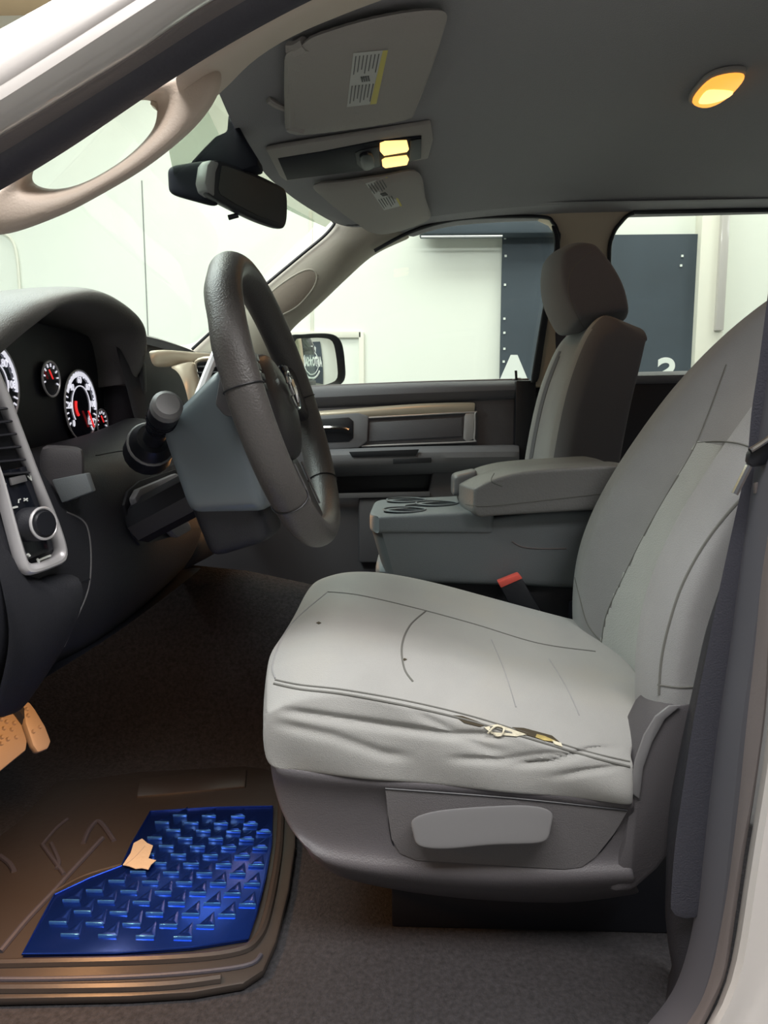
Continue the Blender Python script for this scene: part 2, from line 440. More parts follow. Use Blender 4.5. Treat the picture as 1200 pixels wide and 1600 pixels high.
setp(strip('wall_left', rowsW, 40, M['white_paint'], solid=.006, sub=1), **ST)
def pl2(y, *p): return PL(y, *p)
sl = thing('door_seal', 'dark rubber weatherstrip running up the windshield pillar beside the white body edge', 'door seal', V(200, 130, .66))
C_ = ((-120, 264), (0, 199), (120, 126), (215, 65), (309, 0), (425, -62), (592, -143), (902, -253), (1400, -322))
D_ = ((-120, 300), (0, 233), (130, 150), (245, 76), (367, 0), (470, -55), (620, -128), (912, -235), (1400, -300))
E_ = ((-120, 350), (0, 286), (110, 219), (228, 138), (340, 67), (462, 0), (560, -45), (680, -100), (920, -190), (1400, -250))
def mid(a, b, t): return tuple((p[0] + (q[0] - p[0]) * t, p[1] + (q[1] - p[1]) * t) for p, q in zip(a[:], b[:]))
def st2(y, cc): return PL(y, *cc)
rC, rD, rE = st2(.645, C_), st2(.675, D_), st2(.70, E_)
def rs(l): return resample(cat_rom(l), 36)
def blend(a, b, t, dy=0): return [p.lerp(q, t) + Vector((0, dy, 0)) for p, q in zip(rs(a), rs(b))]
strip('outer_lip', [rs(rC), blend(rC, rD, .35, -.006), blend(rC, rD, .75, -.004), blend(rC, rD, 1, .008)], 36, M['seal2'], sl, solid=.008, sub=1)
strip('bulb', [blend(rD, rE, 0, .008), blend(rD, rE, .12, -.008), blend(rD, rE, .45, -.016), blend(rD, rE, .8, -.012), blend(rD, rE, 1, .004)], 36, M['seal'], sl, solid=.008, sub=1)
# beige inner pillar: lower pull-handle part with its opening, then the upper run to the headliner
oL = ((-60, 318), (0, 287), (110, 221), (228, 142), (272, 112), (310, 92), (336, 100), (350, 133), (317, 187), (283, 217), (233, 260), (167, 300), (105, 332), (60, 353), (0, 368), (-60, 378))
iL = ((-10, 330), (30, 300), (50, 262), (90, 236), (128, 205), (165, 178), (215, 154), (240, 156), (248, 178), (238, 206), (203, 243), (155, 275), (110, 293), (62, 297))
hole = ((50, 285), (52, 262), (75, 243), (100, 228), (135, 203), (165, 178), (195, 162), (222, 154), (243, 159), (247, 178), (238, 206), (203, 243), (155, 275), (112, 293), (75, 296))
def outer_for(h):
    out = []; c = Vector((150, 225, 0)); P = [Vector((a, b, 0)) for a, b in oL]
    ang = [math.atan2(p.y - c.y, p.x - c.x) for p in P]
    for a, b in h:
        t = math.atan2(b - c.y, a - c.x); dr = Vector((math.cos(t), math.sin(t), 0)); best = None
        for i in range(len(P)):
            p, q = P[i], P[(i + 1) % len(P)]; e = q - p; den = dr.x * e.y - dr.y * e.x
            if abs(den) < 1e-9: continue
            s = ((p.x - c.x) * e.y - (p.y - c.y) * e.x) / den; u = ((p.x - c.x) * dr.y - (p.y - c.y) * dr.x) / den
            if s > 0 and -1e-6 <= u <= 1 + 1e-6 and (best is None or s > best): best = s
        out.append((c.x + dr.x * best, c.y + dr.y * best))
    return out
hole = [(a + (148 - a) * .05, b + (226 - b) * .05) for a, b in hole]
oH = outer_for(hole)
def lay(h, o, t, y): return [V(a[0] + (b[0] - a[0]) * t, a[1] + (b[1] - a[1]) * t, y) for a, b in zip(h, o)]
pil = setp(rings('trim_7', [lay(hole, oH, 0.0, .80), lay(hole, oH, .04, .765), lay(hole, oH, .22, .742), lay(hole, oH, .30, .736), lay(hole, oH, .85, .734), lay(hole, oH, 1.0, .76), lay(hole, oH, 1.0, .80), lay(hole, oH, .4, .83)], M['beige'], n=60, sub=2), **ST)
tube('bolt_cap', [V(243, 160, .775), V(251, 166, .77)], .006, M['champ'], pil)
E2 = PL(.70, (268, 110), (340, 69), (400, 34), (462, 2), (560, -43), (680, -98), (920, -188), (1400, -248))
F2 = PL(.80, (288, 168), (318, 150), (345, 120), (380, 88), (440, 50), (505, 24), (570, 0), (640, -22), (800, -60), (1400, -120))
F2 = [V(290, 180, .80), V(318, 165, .83), V(350, 134, .90), V(380, 96, .95), V(440, 56, .95), V(505, 28, .95), V(572, 2, .95), V(640, -20, .95), V(800, -55, .95), V(1400, -110, .95)]
ra, rb = resample(cat_rom(E2), 30), resample(cat_rom(F2), 30)
setp(strip('trim_8', [ra, [p.lerp(q, .3) + Vector((0, -.012, 0)) for p, q in zip(ra, rb)], [p.lerp(q, .65) + Vector((0, -.012, 0)) for p, q in zip(ra, rb)], rb, [q + Vector((0, .02, .02)) for q in rb]], 30, M['beige'], solid=.008, smooth=False), **ST)
# left continuation of pillar trim toward the dash (behind handle part)
# windshield
base = [R(-.56, .74, .13), R(-.72, 1.0, .14), R(-.80, 1.3, .14), R(-.82, 1.6, .15), R(-.78, 1.9, .18), R(-.655, 2.2, .225)]
wind = setp(strip('window_1', [[p + Vector((-.012, 0, .008)) for p in hl_edge[:]], base], 24, M['glass'], solid=.005), **ST)
# pale ceramic band round the glass top
hb = [p + Vector((-.006, 0, .002)) for p in hl_edge]
bd = [Vector(p) for p in (hb)]
bandlow = PL(1.3, (345, 200),)
ed = resample(cat_rom(hl_edge), 40); bs = resample(cat_rom(base), 40)
wb = [p.lerp(q, lin(i / 39, [(0, .05), (.2, .06), (.3, .20), (.42, .24), (.5, .20), (.58, .07), (1, .045)])[0]) for i, (p, q) in enumerate(zip(ed, bs))]
setp(strip('trim_9', [[p + Vector((-.002, 0, .0)) for p in ed], wb], 40, glassmat('frit_band', (.72, .75, .70)), solid=.003, smooth=False, sub=0), **ST)

# ------------------------------------------------------------------ passenger side shell
YP = 2.2
apo = [(296, 552), (345, 505), (410, 450), (470, 400), (505, 371), (524, 349)]
api = [(420, 560), (452, 512), (492, 476), (540, 430), (583, 393), (640, 366)]
ro, ri = resample(cat_rom(PL(2.19, *apo)), 24), resample(cat_rom(PL(2.22, *api)), 24)
setp(strip('trim_10', [[p + Vector((-.01, .03, 0)) for p in ro], ro, [p.lerp(q, .2) + Vector((0, -.03, 0)) for p, q in zip(ro, ri)], [p.lerp(q, .75) + Vector((0, -.04, 0)) for p, q in zip(ro, ri)], ri, [q + Vector((0, .03, 0)) for q in ri]], 24, M['beige_far'], solid=.006, smooth=False, sub=3), **ST)
apil = bpy.context.scene.objects['trim_10']
tube('edge_seal', PL(2.165, (300, 546), (345, 505), (410, 449), (470, 399), (505, 370), (521, 352), (521, 346), (512, 338)), .0045, M['black'], apil)
APX = [(410, 478), (418, 462), (445, 440), (472, 424), (488, 422), (495, 432), (488, 452), (465, 478), (440, 492), (424, 496)]
# rail over the windows
rt = [(522, 350), (560, 352), (610, 345), (680, 330), (760, 318), (860, 314), (990, 312), (1400, 305)]
rb_ = [(640, 366), (664, 356), (700, 347), (760, 341), (850, 337), (900, 334), (985, 332), (1400, 322)]
rt3 = resample(cat_rom([V(a, b, 2.10) for a, b in rt]), 30); rb3 = resample(cat_rom([V(a, b, 2.22) for a, b in rb_]), 30)
setp(strip('trim_11', [rt3, [p.lerp(q, .5) + Vector((0, -.006, .008)) for p, q in zip(rt3, rb3)], rb3, [q + Vector((0, .04, 0)) for q in rb3]], 30, M['liner'], solid=.006, smooth=False), **ST)
setp(slab('trim_12', [(760, 331), (845, 337), (862, 345), (872, 358), (875, 378), (862, 440), (848, 510), (836, 605), (960, 605), (956, 500), (952, 400), (956, 368), (968, 347), (990, 333), (990, 322), (760, 322)], 2.2, 2.26, mat('lit_pillar_trim', (.58, .48, .36), .6, bump=(400, .2)), bevel=.006), **ST)  # lighter copy of the cream trim: light on this pillar put into the colour
bpil = bpy.context.scene.objects['trim_12']
slab('belt_slot', [(868, 520), (880, 490), (886, 505), (882, 560), (870, 580)], 2.193, 2.2, M['seal'], bpil)
# window glass and rubber
w2 = [(452, 607), (440, 560), (455, 520), (500, 468), (545, 427), (588, 391), (640, 364), (700, 347), (760, 341), (845, 341), (861, 349), (868, 362), (869, 380), (850, 480), (828, 598)]
setp(slab('window_2', w2, 2.27, 2.275, M['glass'], bevel=0), **ST)
w3 = [(958, 600), (954, 500), (953, 400), (958, 370), (970, 350), (990, 335), (1040, 333), (1500, 326), (1500, 600)]
setp(slab('window_3', w3, 2.27, 2.275, M['glass'], bevel=0), **ST)
# ---- doors
D1 = setp(thing('door_1', None, None, V(640, 880, 2.27)), **ST)
del_keys = None
def dslab(name, px, y0, y1, m, bevel=.004, par=None, **k): return slab(name, px, y0, y1, m, par or D1, bevel, **k)
tube('window_seal', PL(2.195, *[(585, 392), (640, 363), (700, 345), (760, 339), (847, 339), (864, 348), (871, 362), (872, 380), (852, 480), (832, 598)]), .0055, M['black'], D1)
strip('sash', [PL(2.19, (867, 352), (876, 385), (861, 470), (841, 600)), PL(2.19, (858, 350), (866, 385), (849, 470), (827, 600))], 14, M['black'], D1, solid=.01)
tube('lock_knob', PL(2.24, (806, 579), (807, 596)), .004, M['black'], D1)
core = dslab('door_panel', [(400, 612), (470, 606), (640, 598), (826, 594), (822, 640), (812, 760), (806, 900), (800, 960), (100, 960), (100, 660)], 2.235, 2.30, M['door'], .008)
strip('top_ledge', [PL(2.262, (400, 608), (470, 604), (640, 597), (826, 592)), PL(2.225, (400, 612), (470, 608), (640, 601), (824, 597)), PL(2.205, (400, 626), (470, 622), (640, 614), (822, 608)), PL(2.236, (400, 642), (470, 638), (640, 631), (820, 622))], 14, M['door'], D1, solid=.004)
tube('beltline_seal', PL(2.245, (400, 611), (470, 606.5), (640, 599), (826, 594)), .006, M['seal2'], D1)
ch = dslab('accent_bezel', [(480, 644), (560, 639), (660, 632), (736, 629.5), (743, 632), (743, 686), (738, 692), (570, 698), (560, 692), (560, 652), (480, 655)], 2.222, 2.236, M['door'], .003)
strip('accent_strip', [PL(2.222, (480, 644), (560, 638), (660, 631), (743, 629)), PL(2.212, (480, 647), (560, 642), (660, 634), (743, 632)), PL(2.212, (480, 654), (560, 650), (660, 644), (742, 641)), PL(2.222, (480, 657), (560, 654), (660, 648), (742, 644))], 16, M['champ'], D1, solid=.003)
tube('chrome_line', PL(2.215, (568, 653), (660, 648), (738, 644), (742, 648), (741, 684), (735, 690), (640, 694), (565, 697)), .0028, M['silver'], D1)
slab('bezel_end', [(728, 646), (741, 645), (740, 686), (730, 690), (724, 686), (726, 650)], 2.214, 2.222, M['silver'], D1, .002)
dslab('insert_panel', [(576, 660), (722, 652), (722, 682), (576, 690)], 2.216, 2.222, M['door'], .004)
hb_ = dslab('handle_bezel', [(488, 650), (560, 645), (576, 650), (574, 690), (560, 700), (488, 704)], 2.205, 2.23, M['doorl'], .006)
dslab('handle_pocket', [(496, 655), (545, 652), (552, 658), (552, 684), (545, 690), (496, 692)], 2.202, 2.206, M['black'], .004)
tube('door_handle', PL(2.19, (492, 669), (515, 668), (535, 669), (545, 672)), .006, M['chrome'], D1)
strip('armrest', [PL(2.235, (480, 706), (640, 700), (812, 697)), PL(2.17, (480, 706), (640, 701), (812, 699)), PL(2.14, (480, 712), (640, 707), (812, 705)), PL(2.14, (480, 730), (640, 725), (812, 722)), PL(2.19, (480, 742), (640, 737), (812, 732)), PL(2.235, (480, 744), (640, 740), (812, 734))], 16, M['doorl'], D1, solid=.006)
slab('switch_plate', [(545, 706), (655, 702), (650, 712), (550, 714)], 2.133, 2.14, M['dash'], D1, .002)
slab('pull_cup', [(614, 717), (674, 715), (674, 723), (614, 725)], 2.134, 2.14, M['dash'], D1, .002)
slab('map_pocket', [(480, 742), (674, 735), (676, 762), (668, 768), (480, 772)], 2.225, 2.236, M['black'], D1, .003)
slab('lower_panel', [(676, 736), (806, 733), (800, 880), (560, 880), (560, 778), (668, 774)], 2.20, 2.235, M['door'], D1, .01)
slab('pocket_rim', [(480, 772), (672, 768), (672, 776), (480, 780)], 2.19, 2.2, M['doorl'], D1, .002)
ls = slab('lock_striker', [(800, 592), (812, 590), (820, 594), (816, 600), (802, 600)], 2.24, 2.25, M['silver'], D1, .001)
D2 = setp(thing('door_2', None, None, V(1100, 880, 2.27)), **ST)
strip('top_ledge', [PL(2.26, (830, 586), (1000, 582), (1500, 570)), PL(2.21, (830, 590), (1000, 586), (1500, 576)), PL(2.235, (830, 606), (1000, 600), (1500, 592))], 12, M['doorl'], D2, solid=.004)
slab('door_panel', [(830, 596), (1500, 584), (1500, 960), (820, 960)], 2.235, 2.30, M['black'], D2, .005)
tube('window_seal', PL(2.195, (958, 600), (954, 500), (952, 400), (957, 369), (969, 349), (990, 333), (1040, 331), (1500, 324)), .006, M['black'], D2)
setp(slab('trim_13', [(806, 594), (838, 594), (838, 960), (800, 960)], 2.2, 2.26, M['black'], bevel=.006), **ST)
# door mirror outside, convex glass
sm = thing('side_mirror', 'black-cased exterior mirror outside the passenger window, reflecting a round logo sign', 'mirror', V(495, 610, 2.48))
MC = V(495, 566, 2.50); MN = Vector((.72, -.69, .02)).normalized()
oc = [(448, 530), (470, 523), (505, 521), (525, 525), (534, 540), (538, 575), (538, 592), (530, 602), (500, 608), (460, 607), (440, 600)]
ocl = [VP(a, b, MC, MN) for a, b in oc]
def sh(l, k, n_, c_): return [c_ + (p - c_) * k + n_ for p in l]
rings('housing', [sh(ocl, .3, MN * -.10, MC), sh(ocl, .8, MN * -.07, MC), sh(ocl, 1, MN * -.02, MC), sh(ocl, 1.02, MN * .006, MC), sh(ocl, .96, MN * .01, MC), sh(ocl, .93, MN * -.004, MC), sh(ocl, .5, MN * -.012, MC)], M['black'], sm, n=36, closed=False, sub=1)
tube('mount_arm', [VP(455, 560, MC, MN) + MN * -.03, V(450, 580, 2.36), V(445, 600, 2.28)], .03, M['black'], sm)
# convex glass patch
RAD = 1.1
SC = MC - MN * RAD
gx = Vector((0, 0, 1)).cross(MN).normalized(); gy = MN.cross(gx)
gp = [(462, 533), (480, 528.5), (505, 528), (519, 532), (524, 545), (528, 575), (528, 590), (521, 597), (500, 603), (470, 606), (452, 604)]
pl_ = [VP(a, b, MC, MN) for a, b in gp]
gc = sum(pl_, Vector()) / len(pl_)
vs, fs = [], []; nr = 8; L = resample(cat_rom(pl_, 6, True) + [pl_[0]], 49)[:-1]
def tosph(p): d = (p - SC).normalized(); return SC + d * RAD + MN * .002
vs.append(tosph(gc))
for k in range(1, nr + 1):
    for p in L: vs.append(tosph(gc.lerp(p, k / nr)))
for j in range(48): fs.append((0, 1 + j, 1 + (j + 1) % 48))
for k in range(nr - 1):
    for j in range(48): a = 1 + k * 48; fs.append((a + j, a + (j + 1) % 48, a + 48 + (j + 1) % 48, a + 48 + j))
new('mirror_glass', vs, fs, M['mirror'], sm, solid=.002)
def refl(px, py, X):
    d = ray(px, py).normalized(); oc_ = CAM - SC - MN * .002
    b_ = d.dot(oc_); q = b_ * b_ - (oc_.dot(oc_) - RAD * RAD); t = -b_ - math.sqrt(max(q, 0))
    p = CAM + d * t; n_ = (p - SC).normalized(); r_ = d - n_ * 2 * d.dot(n_)
    return p + r_ * ((X - p.x) / r_.x)
XW = 5.88
q1, q2, q3, q4 = refl(463, 535, XW), refl(500, 534, XW), refl(505, 598, XW), refl(470, 598, XW)
print('banner corners', q1, q2, q3, q4)
yl, yr = (q1.y + q4.y) / 2, (q2.y + q3.y) / 2; zt, zb = (q1.z + q2.z) / 2, (q3.z + q4.z) / 2
hw, hh = abs(yr - yl) / 2, (zt - zb) / 2
sg = 1 if yl > yr else -1
b2 = thing('banner', 'dark round-logo banner on the rear workshop wall, seen in the side mirror', 'banner', (XW, (yl + yr) / 2, (zt + zb) / 2))
bc = Vector((XW, (yl + yr) / 2, (zt + zb) / 2))
box('panel', (XW, bc.y - hw * 1.15, bc.z - hh), (XW + .02, bc.y + hw, bc.z + hh), M['banner'], b2, bevel=0)
Yd = Vector((0, -1, 0)); Fz = bc + Vector((-.006, 0, 0))
rr_ = min(hw * .62, hh * .62)
g = [tube_geo(ell(Fz + Yd * (-hw * .0), hw * .62, hh * .60, Yd, Zd, 40), hh * .03, 6, True)]
tx = text_geo('AUTO\u2605SALES', hh * .62, Fz, Yd, Zd, bold=.045)
# squeeze the words to the banner's width
wmax = max(abs((p - Fz).dot(Yd)) for p in tx[0]); kx = hw * .95 / wmax
tx = ([Fz + Yd * ((p - Fz).dot(Yd) * kx) + Zd * ((p - Fz).dot(Zd) * 1.0) + Vector((-.004, 0, 0)) for p in tx[0]], tx[1])
g.append(tx)
word = "AUSTIN'S"
for i, chh in enumerate(word):
    th = math.radians(90 + 38 - i * 76 / (len(word) - 1))
    cpos = Fz + Yd * (hw * .72 * math.cos(th)) + Zd * (hh * .80 * math.sin(th))
    tt = th - math.pi / 2
    g.append(text_geo(chh, hh * .3, cpos, Yd * math.cos(tt) + Zd * math.sin(tt), Zd * math.cos(tt) - Yd * math.sin(tt)))
arc = [Fz + Yd * (hw * .80 * math.cos(math.radians(a))) + Zd * (hh * .80 * math.sin(math.radians(a))) for a in range(-150, -28, 10)]
g.append(tube_geo(arc, hh * .06, 6))
for k, (v_, f_) in enumerate(g): new(('logo_ring', 'wordmark')[k] if k < 2 else ('letter' if k < len(g) - 1 else 'logo_arc'), v_, f_, M['print_'], b2)

# ------------------------------------------------------------------ driver's near pillar, right side
OUT = [(1370, -300), (1320, 100), (1275, 500), (1245, 700), (1222, 880), (1199, 1110), (1180, 1250), (1166, 1330), (1150, 1440), (1138, 1520), (1122, 1560), (1095, 1615), (1060, 1660)]
def off(l, d): return [(a + d, b) for a, b in l]
rW = [PL(.70 - .0, *off(OUT, 2)), PL(.62, *off(OUT, 4)), PL(.60, *off(OUT, 18)), PL(.61, *off(OUT, 60)), PL(.60, *off(OUT, 75)), PL(.60, *off(OUT, 200))]
setp(strip('wall_left', rW, 24, M['white_paint'], solid=.006), **ST)
GR = [(1352, -300), (1302, 100), (1254, 450), (1235, 600), (1212, 780), (1190, 900), (1178, 1000), (1162, 1120), (1152, 1240), (1140, 1360), (1124, 1450), (1105, 1530), (1085, 1580), (1040, 1640)]
O2 = [(1362, -300), (1312, 100), (1266, 450), (1246, 600), (1226, 780), (1214, 880), (1207, 1000), (1199, 1110), (1180, 1250), (1166, 1330), (1150, 1440), (1138, 1520), (1122, 1560), (1095, 1615), (1060, 1660)]
GL = [(1332, -300), (1280, 100), (1234, 450), (1214, 600), (1190, 760), (1170, 900), (1152, 1030), (1138, 1120), (1122, 1240), (1110, 1350), (1100, 1450), (1085, 1520), (1060, 1580), (1010, 1640)]
s2 = thing('door_seal', 'dark rubber weatherstrip beside the white door jamb at the lower right', 'door seal', V(1120, 1500, .68))
a_, b_, c_ = resample(cat_rom(PL(.665, *O2)), 60), resample(cat_rom(PL(.69, *GR)), 60), resample(cat_rom(PL(.70, *GL)), 60)
strip('outer_lip', [a_, [p.lerp(q, .5) + Vector((0, -.008, 0)) for p, q in zip(a_, b_)], b_], 60, M['seal2'], s2, solid=.006, smooth=False)
strip('bulb', [b_, [p.lerp(q, .2) + Vector((0, -.014, 0)) for p, q in zip(b_, c_)], [p.lerp(q, .7) + Vector((0, -.012, 0)) for p, q in zip(b_, c_)], [p + Vector((0, .02, 0)) for p in c_]], 60, mat('seal_grey', (.075, .075, .09), .6), s2, solid=.006, smooth=False)
IL = [(1312, -300), (1262, 100), (1222, 450), (1203, 600), (1192, 700), (1172, 800), (1146, 900), (1112, 1000), (1094, 1080), (1085, 1120), (1068, 1200), (1050, 1300), (1046, 1400), (1046, 1470), (1060, 1530), (1040, 1600)]
d_ = resample(cat_rom(PL(.745, *IL)), 60); c2 = [p + Vector((0, .02, 0)) for p in c_]
c2 = resample(cat_rom(PL(.72, *GL)), 60)
setp(strip('wall_left', [c2, [p.lerp(q, .5) for p, q in zip(c2, d_)], d_, [p + Vector((.02, .05, 0)) for p in d_]], 60, M['dash'], solid=.006, smooth=False), **ST)
sb = thing('seat_belt', 'dark seat belt webbing with chrome-edged latch tongue beside the driver backrest', 'seat belt', V(1080, 1480, .72))
wl = PL(.708, (1290, 0), (1250, 300), (1216, 560), (1203, 640), (1196, 720), (1172, 830), (1150, 930), (1130, 1030), (1112, 1120), (1096, 1220), (1080, 1330), (1072, 1440))
strip('webbing', [[p + Vector((-.017, .004, 0)) for p in wl], [p + Vector((.017, 0, 0)) for p in wl]], 44, M['belt'], sb, solid=.0015)
tg = slab('latch_tongue', [(1172, 706), (1204, 682), (1212, 700), (1196, 728), (1176, 730), (1169, 722)], .69, .70, M['black'], sb, .003)
tube('tongue_bar', PL(.688, (1172, 704), (1188, 694), (1204, 683)), .0028, M['chrome'], tg)
tube('tongue_blade', PL(.692, (1170, 728), (1158, 752), (1148, 772)), .0035, M['chrome'], tg)
slab('belt_button', [(1180, 755), (1188, 752), (1188, 768), (1180, 772)], .70, .705, M['seal2'], sb, .001)

# ------------------------------------------------------------------ seats
def bump_(v, c, s, a): return a * math.exp(-((v - c) / s) ** 2)
def cushion(par, y0, y1, dx, m, name='seat_cushion'):
    def f(u, v, w):
        vc = v
        xf = -.176 + .012 * bump_(v, 0, .08, 1) + max(0, v - .72) ** 1.5 * .22
        xr = .35 if v > .18 else .262 + .088 * max(0, (v - .07) / .11)
        x = xf + (xr - xf) * u
        zt = lin(u, [(0, -.292), (.06, -.276), (.15, -.270), (.35, -.283), (.6, -.318), (.85, -.352), (1, -.37)])[0]
        zt += bump_(v, .86, .10, .022) + bump_(v, .16, .09, .004) - .012 * math.exp(-((v - .5) / .25) ** 2) * (1 if u > .25 else .2)
        if v < .1: zt -= (.1 - v) * (.26 + .16 * (1 - u))
        if v > .93: zt -= (v - .93) * .4
        zb = -.405 + (-.440 + .405) * u
        z = zb + (zt - zb) * w
        y = y0 + (y1 - y0) * v
        # belly of the side and front
        s = math.sin(math.pi * w)
        if u < .01: x -= .006 * s
        if v < .01: y -= .006 * s
        if w < .05: 
            if u < .05: x += .012
        # creases on the near side
        if v < .02: y += .004 * math.sin(u * 17 + w * 4)
        return R(x + dx, y, z)
    o = latbox(name, [0, .03, .1, .2, .3, .42, .55, .68, .82, .94, 1], [0, .02, .07, .16, .28, .4, .52, .64, .76, .87, .95, .985, 1], [0, .08, .3, .55, .8, .94, 1], f, m, par, 3 if dx == 0 else 2)
    if dx == 0:
        FOLD = [((440, 1110), (560, 1128), (700, 1148), (800, 1150), .0055, 7), ((430, 1130), (520, 1150), (600, 1178), (640, 1182), .004, 8), ((800, 1195), (860, 1190), (920, 1172), (968, 1168), .006, 5),
                ((700, 1185), (780, 1188), (840, 1180), (900, 1176), .004, 6), ((860, 1215), (910, 1205), (950, 1200), (972, 1196), .004, 5), ((640, 1108), (720, 1150), (760, 1170), (800, 1178), .003, 8)]
        c = WL[o.name]
        for vt in o.data.vertices:
            if vt.normal.y < -.35:
                px, py = toPx(vt.co + c); t_ = 0
                for *ln, a, wd in FOLD:
                    for p, q in zip(ln, ln[1:]):
                        if p[0] - 3 <= px <= q[0] + 3:
                            k = (px - p[0]) / (q[0] - p[0]); yy = p[1] + (q[1] - p[1]) * k
                            fall = min(1, (px - ln[0][0]) / 40 + .2, (ln[-1][0] - px) / 40 + .2)
                            t_ = max(t_, a * max(fall, 0) * math.exp(-((py - yy) / wd) ** 2)); break
                vt.co.y += t_ - .0015
        finish(o)
    return o
def backrest(par, y0, y1, tab, rec, thk, m, nar=.1, rnd=.0, name='backrest'):
    def f(u, v, w):
        x, z = lin(u, tab)
        p = rec * (1 - (abs(v - .5) / .29) ** 4.0) if abs(v - .5) < .29 else 0
        e = (1 - w)            # w=1 front
        p *= 1 if u < .93 else .3
        edge = max(0, abs(v - .5) - .40) / .10
        x += thk[0] * e * (1 - .4 * u ** 6) + (p * .9 + edge * edge * rnd) * w; z += thk[1] * e - p * .35 * w - .035 * e * u ** 6
        if u > .9: z -= edge ** 2 * .03
        sc = 1 - nar * u
        yc = (y0 + y1) / 2
        return R(x, yc + (y0 + (y1 - y0) * v - yc) * sc, z)
    return latbox(name, [0, .04, .12, .25, .4, .55, .7, .85, .95, 1], [0, .03, .09, .15, .20, .24, .30, .4, .5, .6, .70, .76, .80, .85, .91, .97, 1], [0, .12, .5, .85, 1], f, m, par, 3 if rec > .05 else 2)
ds = thing('driver_seat', 'large light grey cloth driver seat with torn edge on a grey plastic base', 'car seat', (0.1, 1.03, ZF))
cush = cushion(ds, .785, 1.275, 0, M['cloth'])
DT = [(0, .305, -.43), (.07, .288, -.38), (.2, .281, -.27), (.3, .293, -.19), (.4, .322, -.13), (.5, .355, -.07), (.6, .393, -.008), (.7, .450, .075), (.8, .515, .15), (.9, .59, .208), (1, .68, .262)]
back = backrest(ds, .79, 1.275, DT, .072, (.13, -.06), M['cloth2'], nar=.06, rnd=.02)
# headrest over the frame's edge
latbox('headrest', 4, 5, 3, lambda u, v, w: R(.70 + .10 * u + (.05 if w > .9 else 0), .90 + .26 * v, .27 + .2 * w), M['cloth2'], ds, 2)
# centre insert of the backrest, seams
def region(name, px, obj, m, par, t=.0015, step=9):
    """a sewn panel: lifts the part of a surface inside an outline"""
    P = [Vector((a, b)) for a, b in px]
    def inside(x, y):
        c = False; j = len(P) - 1
        for i in range(len(P)):
            if (P[i].y > y) != (P[j].y > y) and x < (P[j].x - P[i].x) * (y - P[i].y) / (P[j].y - P[i].y) + P[i].x: c = not c
            j = i
        return c
    return inside
def panel_from(name, obj, test, m, par, lift=.0012):
    """copies the faces of obj whose centres pass test(co) into a thin panel of its own"""
    c = WL[obj.name]; vs, fs, mp = [], [], {}
    for p in obj.data.polygons:
        co = sum((obj.data.vertices[i].co for i in p.vertices), Vector()) / len(p.vertices) + c
        if test(co, p.normal):
            q = []
            for i in p.vertices:
                if i not in mp: mp[i] = len(vs); vs.append(obj.data.vertices[i].co + c + obj.data.vertices[i].normal * lift)
                q.append(mp[i])
            fs.append(tuple(q))
    return new(name, vs, fs, m, par, solid=.001, fixn=False, angle=60)
def side_of(obj, n): return n.x < -.2
# sewn centre panels
ydc = 1.0325
SEAMX = [(440, 1150), (570, 1135), (640, 1110), (700, 1085), (760, 1050), (830, 1010), (900, 975), (960, 948), (1005, 940), (1100, 940)]
def in_insert(co, n):
    px, py = toPx(co)
    return n.x < -.2 and .905 < co.y < 1.20 and px > lin(py, SEAMX)[0] and py > 694
panel_from('backrest_insert', back, in_insert, M['cloth_in2'], ds, lift=.0008)
def poly_in(P):
    P = [(p.x, p.y) for p in cat_rom([Vector((a, b, 0)) for a, b in P], 5, True)]
    def t(co, n):
        x, y = toPx(co); c = False; j = len(P) - 1
        for i in range(len(P)):
            if (P[i][1] > y) != (P[j][1] > y) and x < (P[j][0] - P[i][0]) * (y - P[i][1]) / (P[j][1] - P[i][1]) + P[i][0]: c = not c
            j = i
        return c and n.y < 0
    return t
panel_from('pull_recess_shade', apil, poly_in(APX), M['beige_in'], apil)  # patch without depth: shade of the recess put in as darker beige
tube('recess_rim', [h[0] for h in [hit(p.x, p.y, apil) for p in cat_rom([Vector((a, b, 0)) for a, b in APX], 4, True)] if h], .003, M['beige_far'], apil, closed=True, curve=False)
0 and panel_from('cushion_insert', cush, lambda co, n: n.z > .5 and .855 < co.y < 1.185 and co.x > -.02, M['cloth_in'], ds)
SO = [cush]
seam('piping', [(428, 1068), (470, 1077), (540, 1085), (640, 1104), (740, 1128), (840, 1158), (920, 1182), (984, 1198)], SO, .0016, M['stitch'], cush)
seam('piping', [(430, 1062), (470, 1070), (540, 1078), (640, 1096), (740, 1120), (840, 1151), (920, 1175), (984, 1190)], SO, .0012, M['stitch'], cush)
seam('piping', [(512, 925), (560, 930), (640, 948), (740, 975), (840, 1005), (930, 1018)], SO, .0013, M['stitch'], cush)
seam('piping', [(665, 955), (640, 978), (628, 1010), (632, 1045), (645, 1065)], SO, .0014, M['stitch'], cush)
seam('piping', [(768, 1000), (785, 1040), (798, 1078), (806, 1105)], SO, .0009, M['cloth2'], cush)
seam('piping', [(858, 1030), (878, 1062), (895, 1095), (905, 1118)], SO, .0009, M['cloth2'], cush)
seam('piping', [(430, 1060), (426, 1040), (440, 1000), (462, 968), (512, 925)], SO, .0013, M['cloth2'], cush)
BO = [back]
seam('piping', [(1030, 1085), (1034, 1030), (1046, 975), (1066, 915), (1098, 855), (1135, 805), (1172, 765)], BO, .0018, M['stitch'], back)
seam('piping', [(940, 1005), (948, 960), (975, 900), (1010, 830), (1050, 760), (1085, 700), (1110, 640), (1135, 570)], BO, .0014, M['stitch'], back)
seam('piping', [(1090, 692), (1120, 690), (1150, 692), (1172, 698)], BO, .0012, M['stitch'], back)
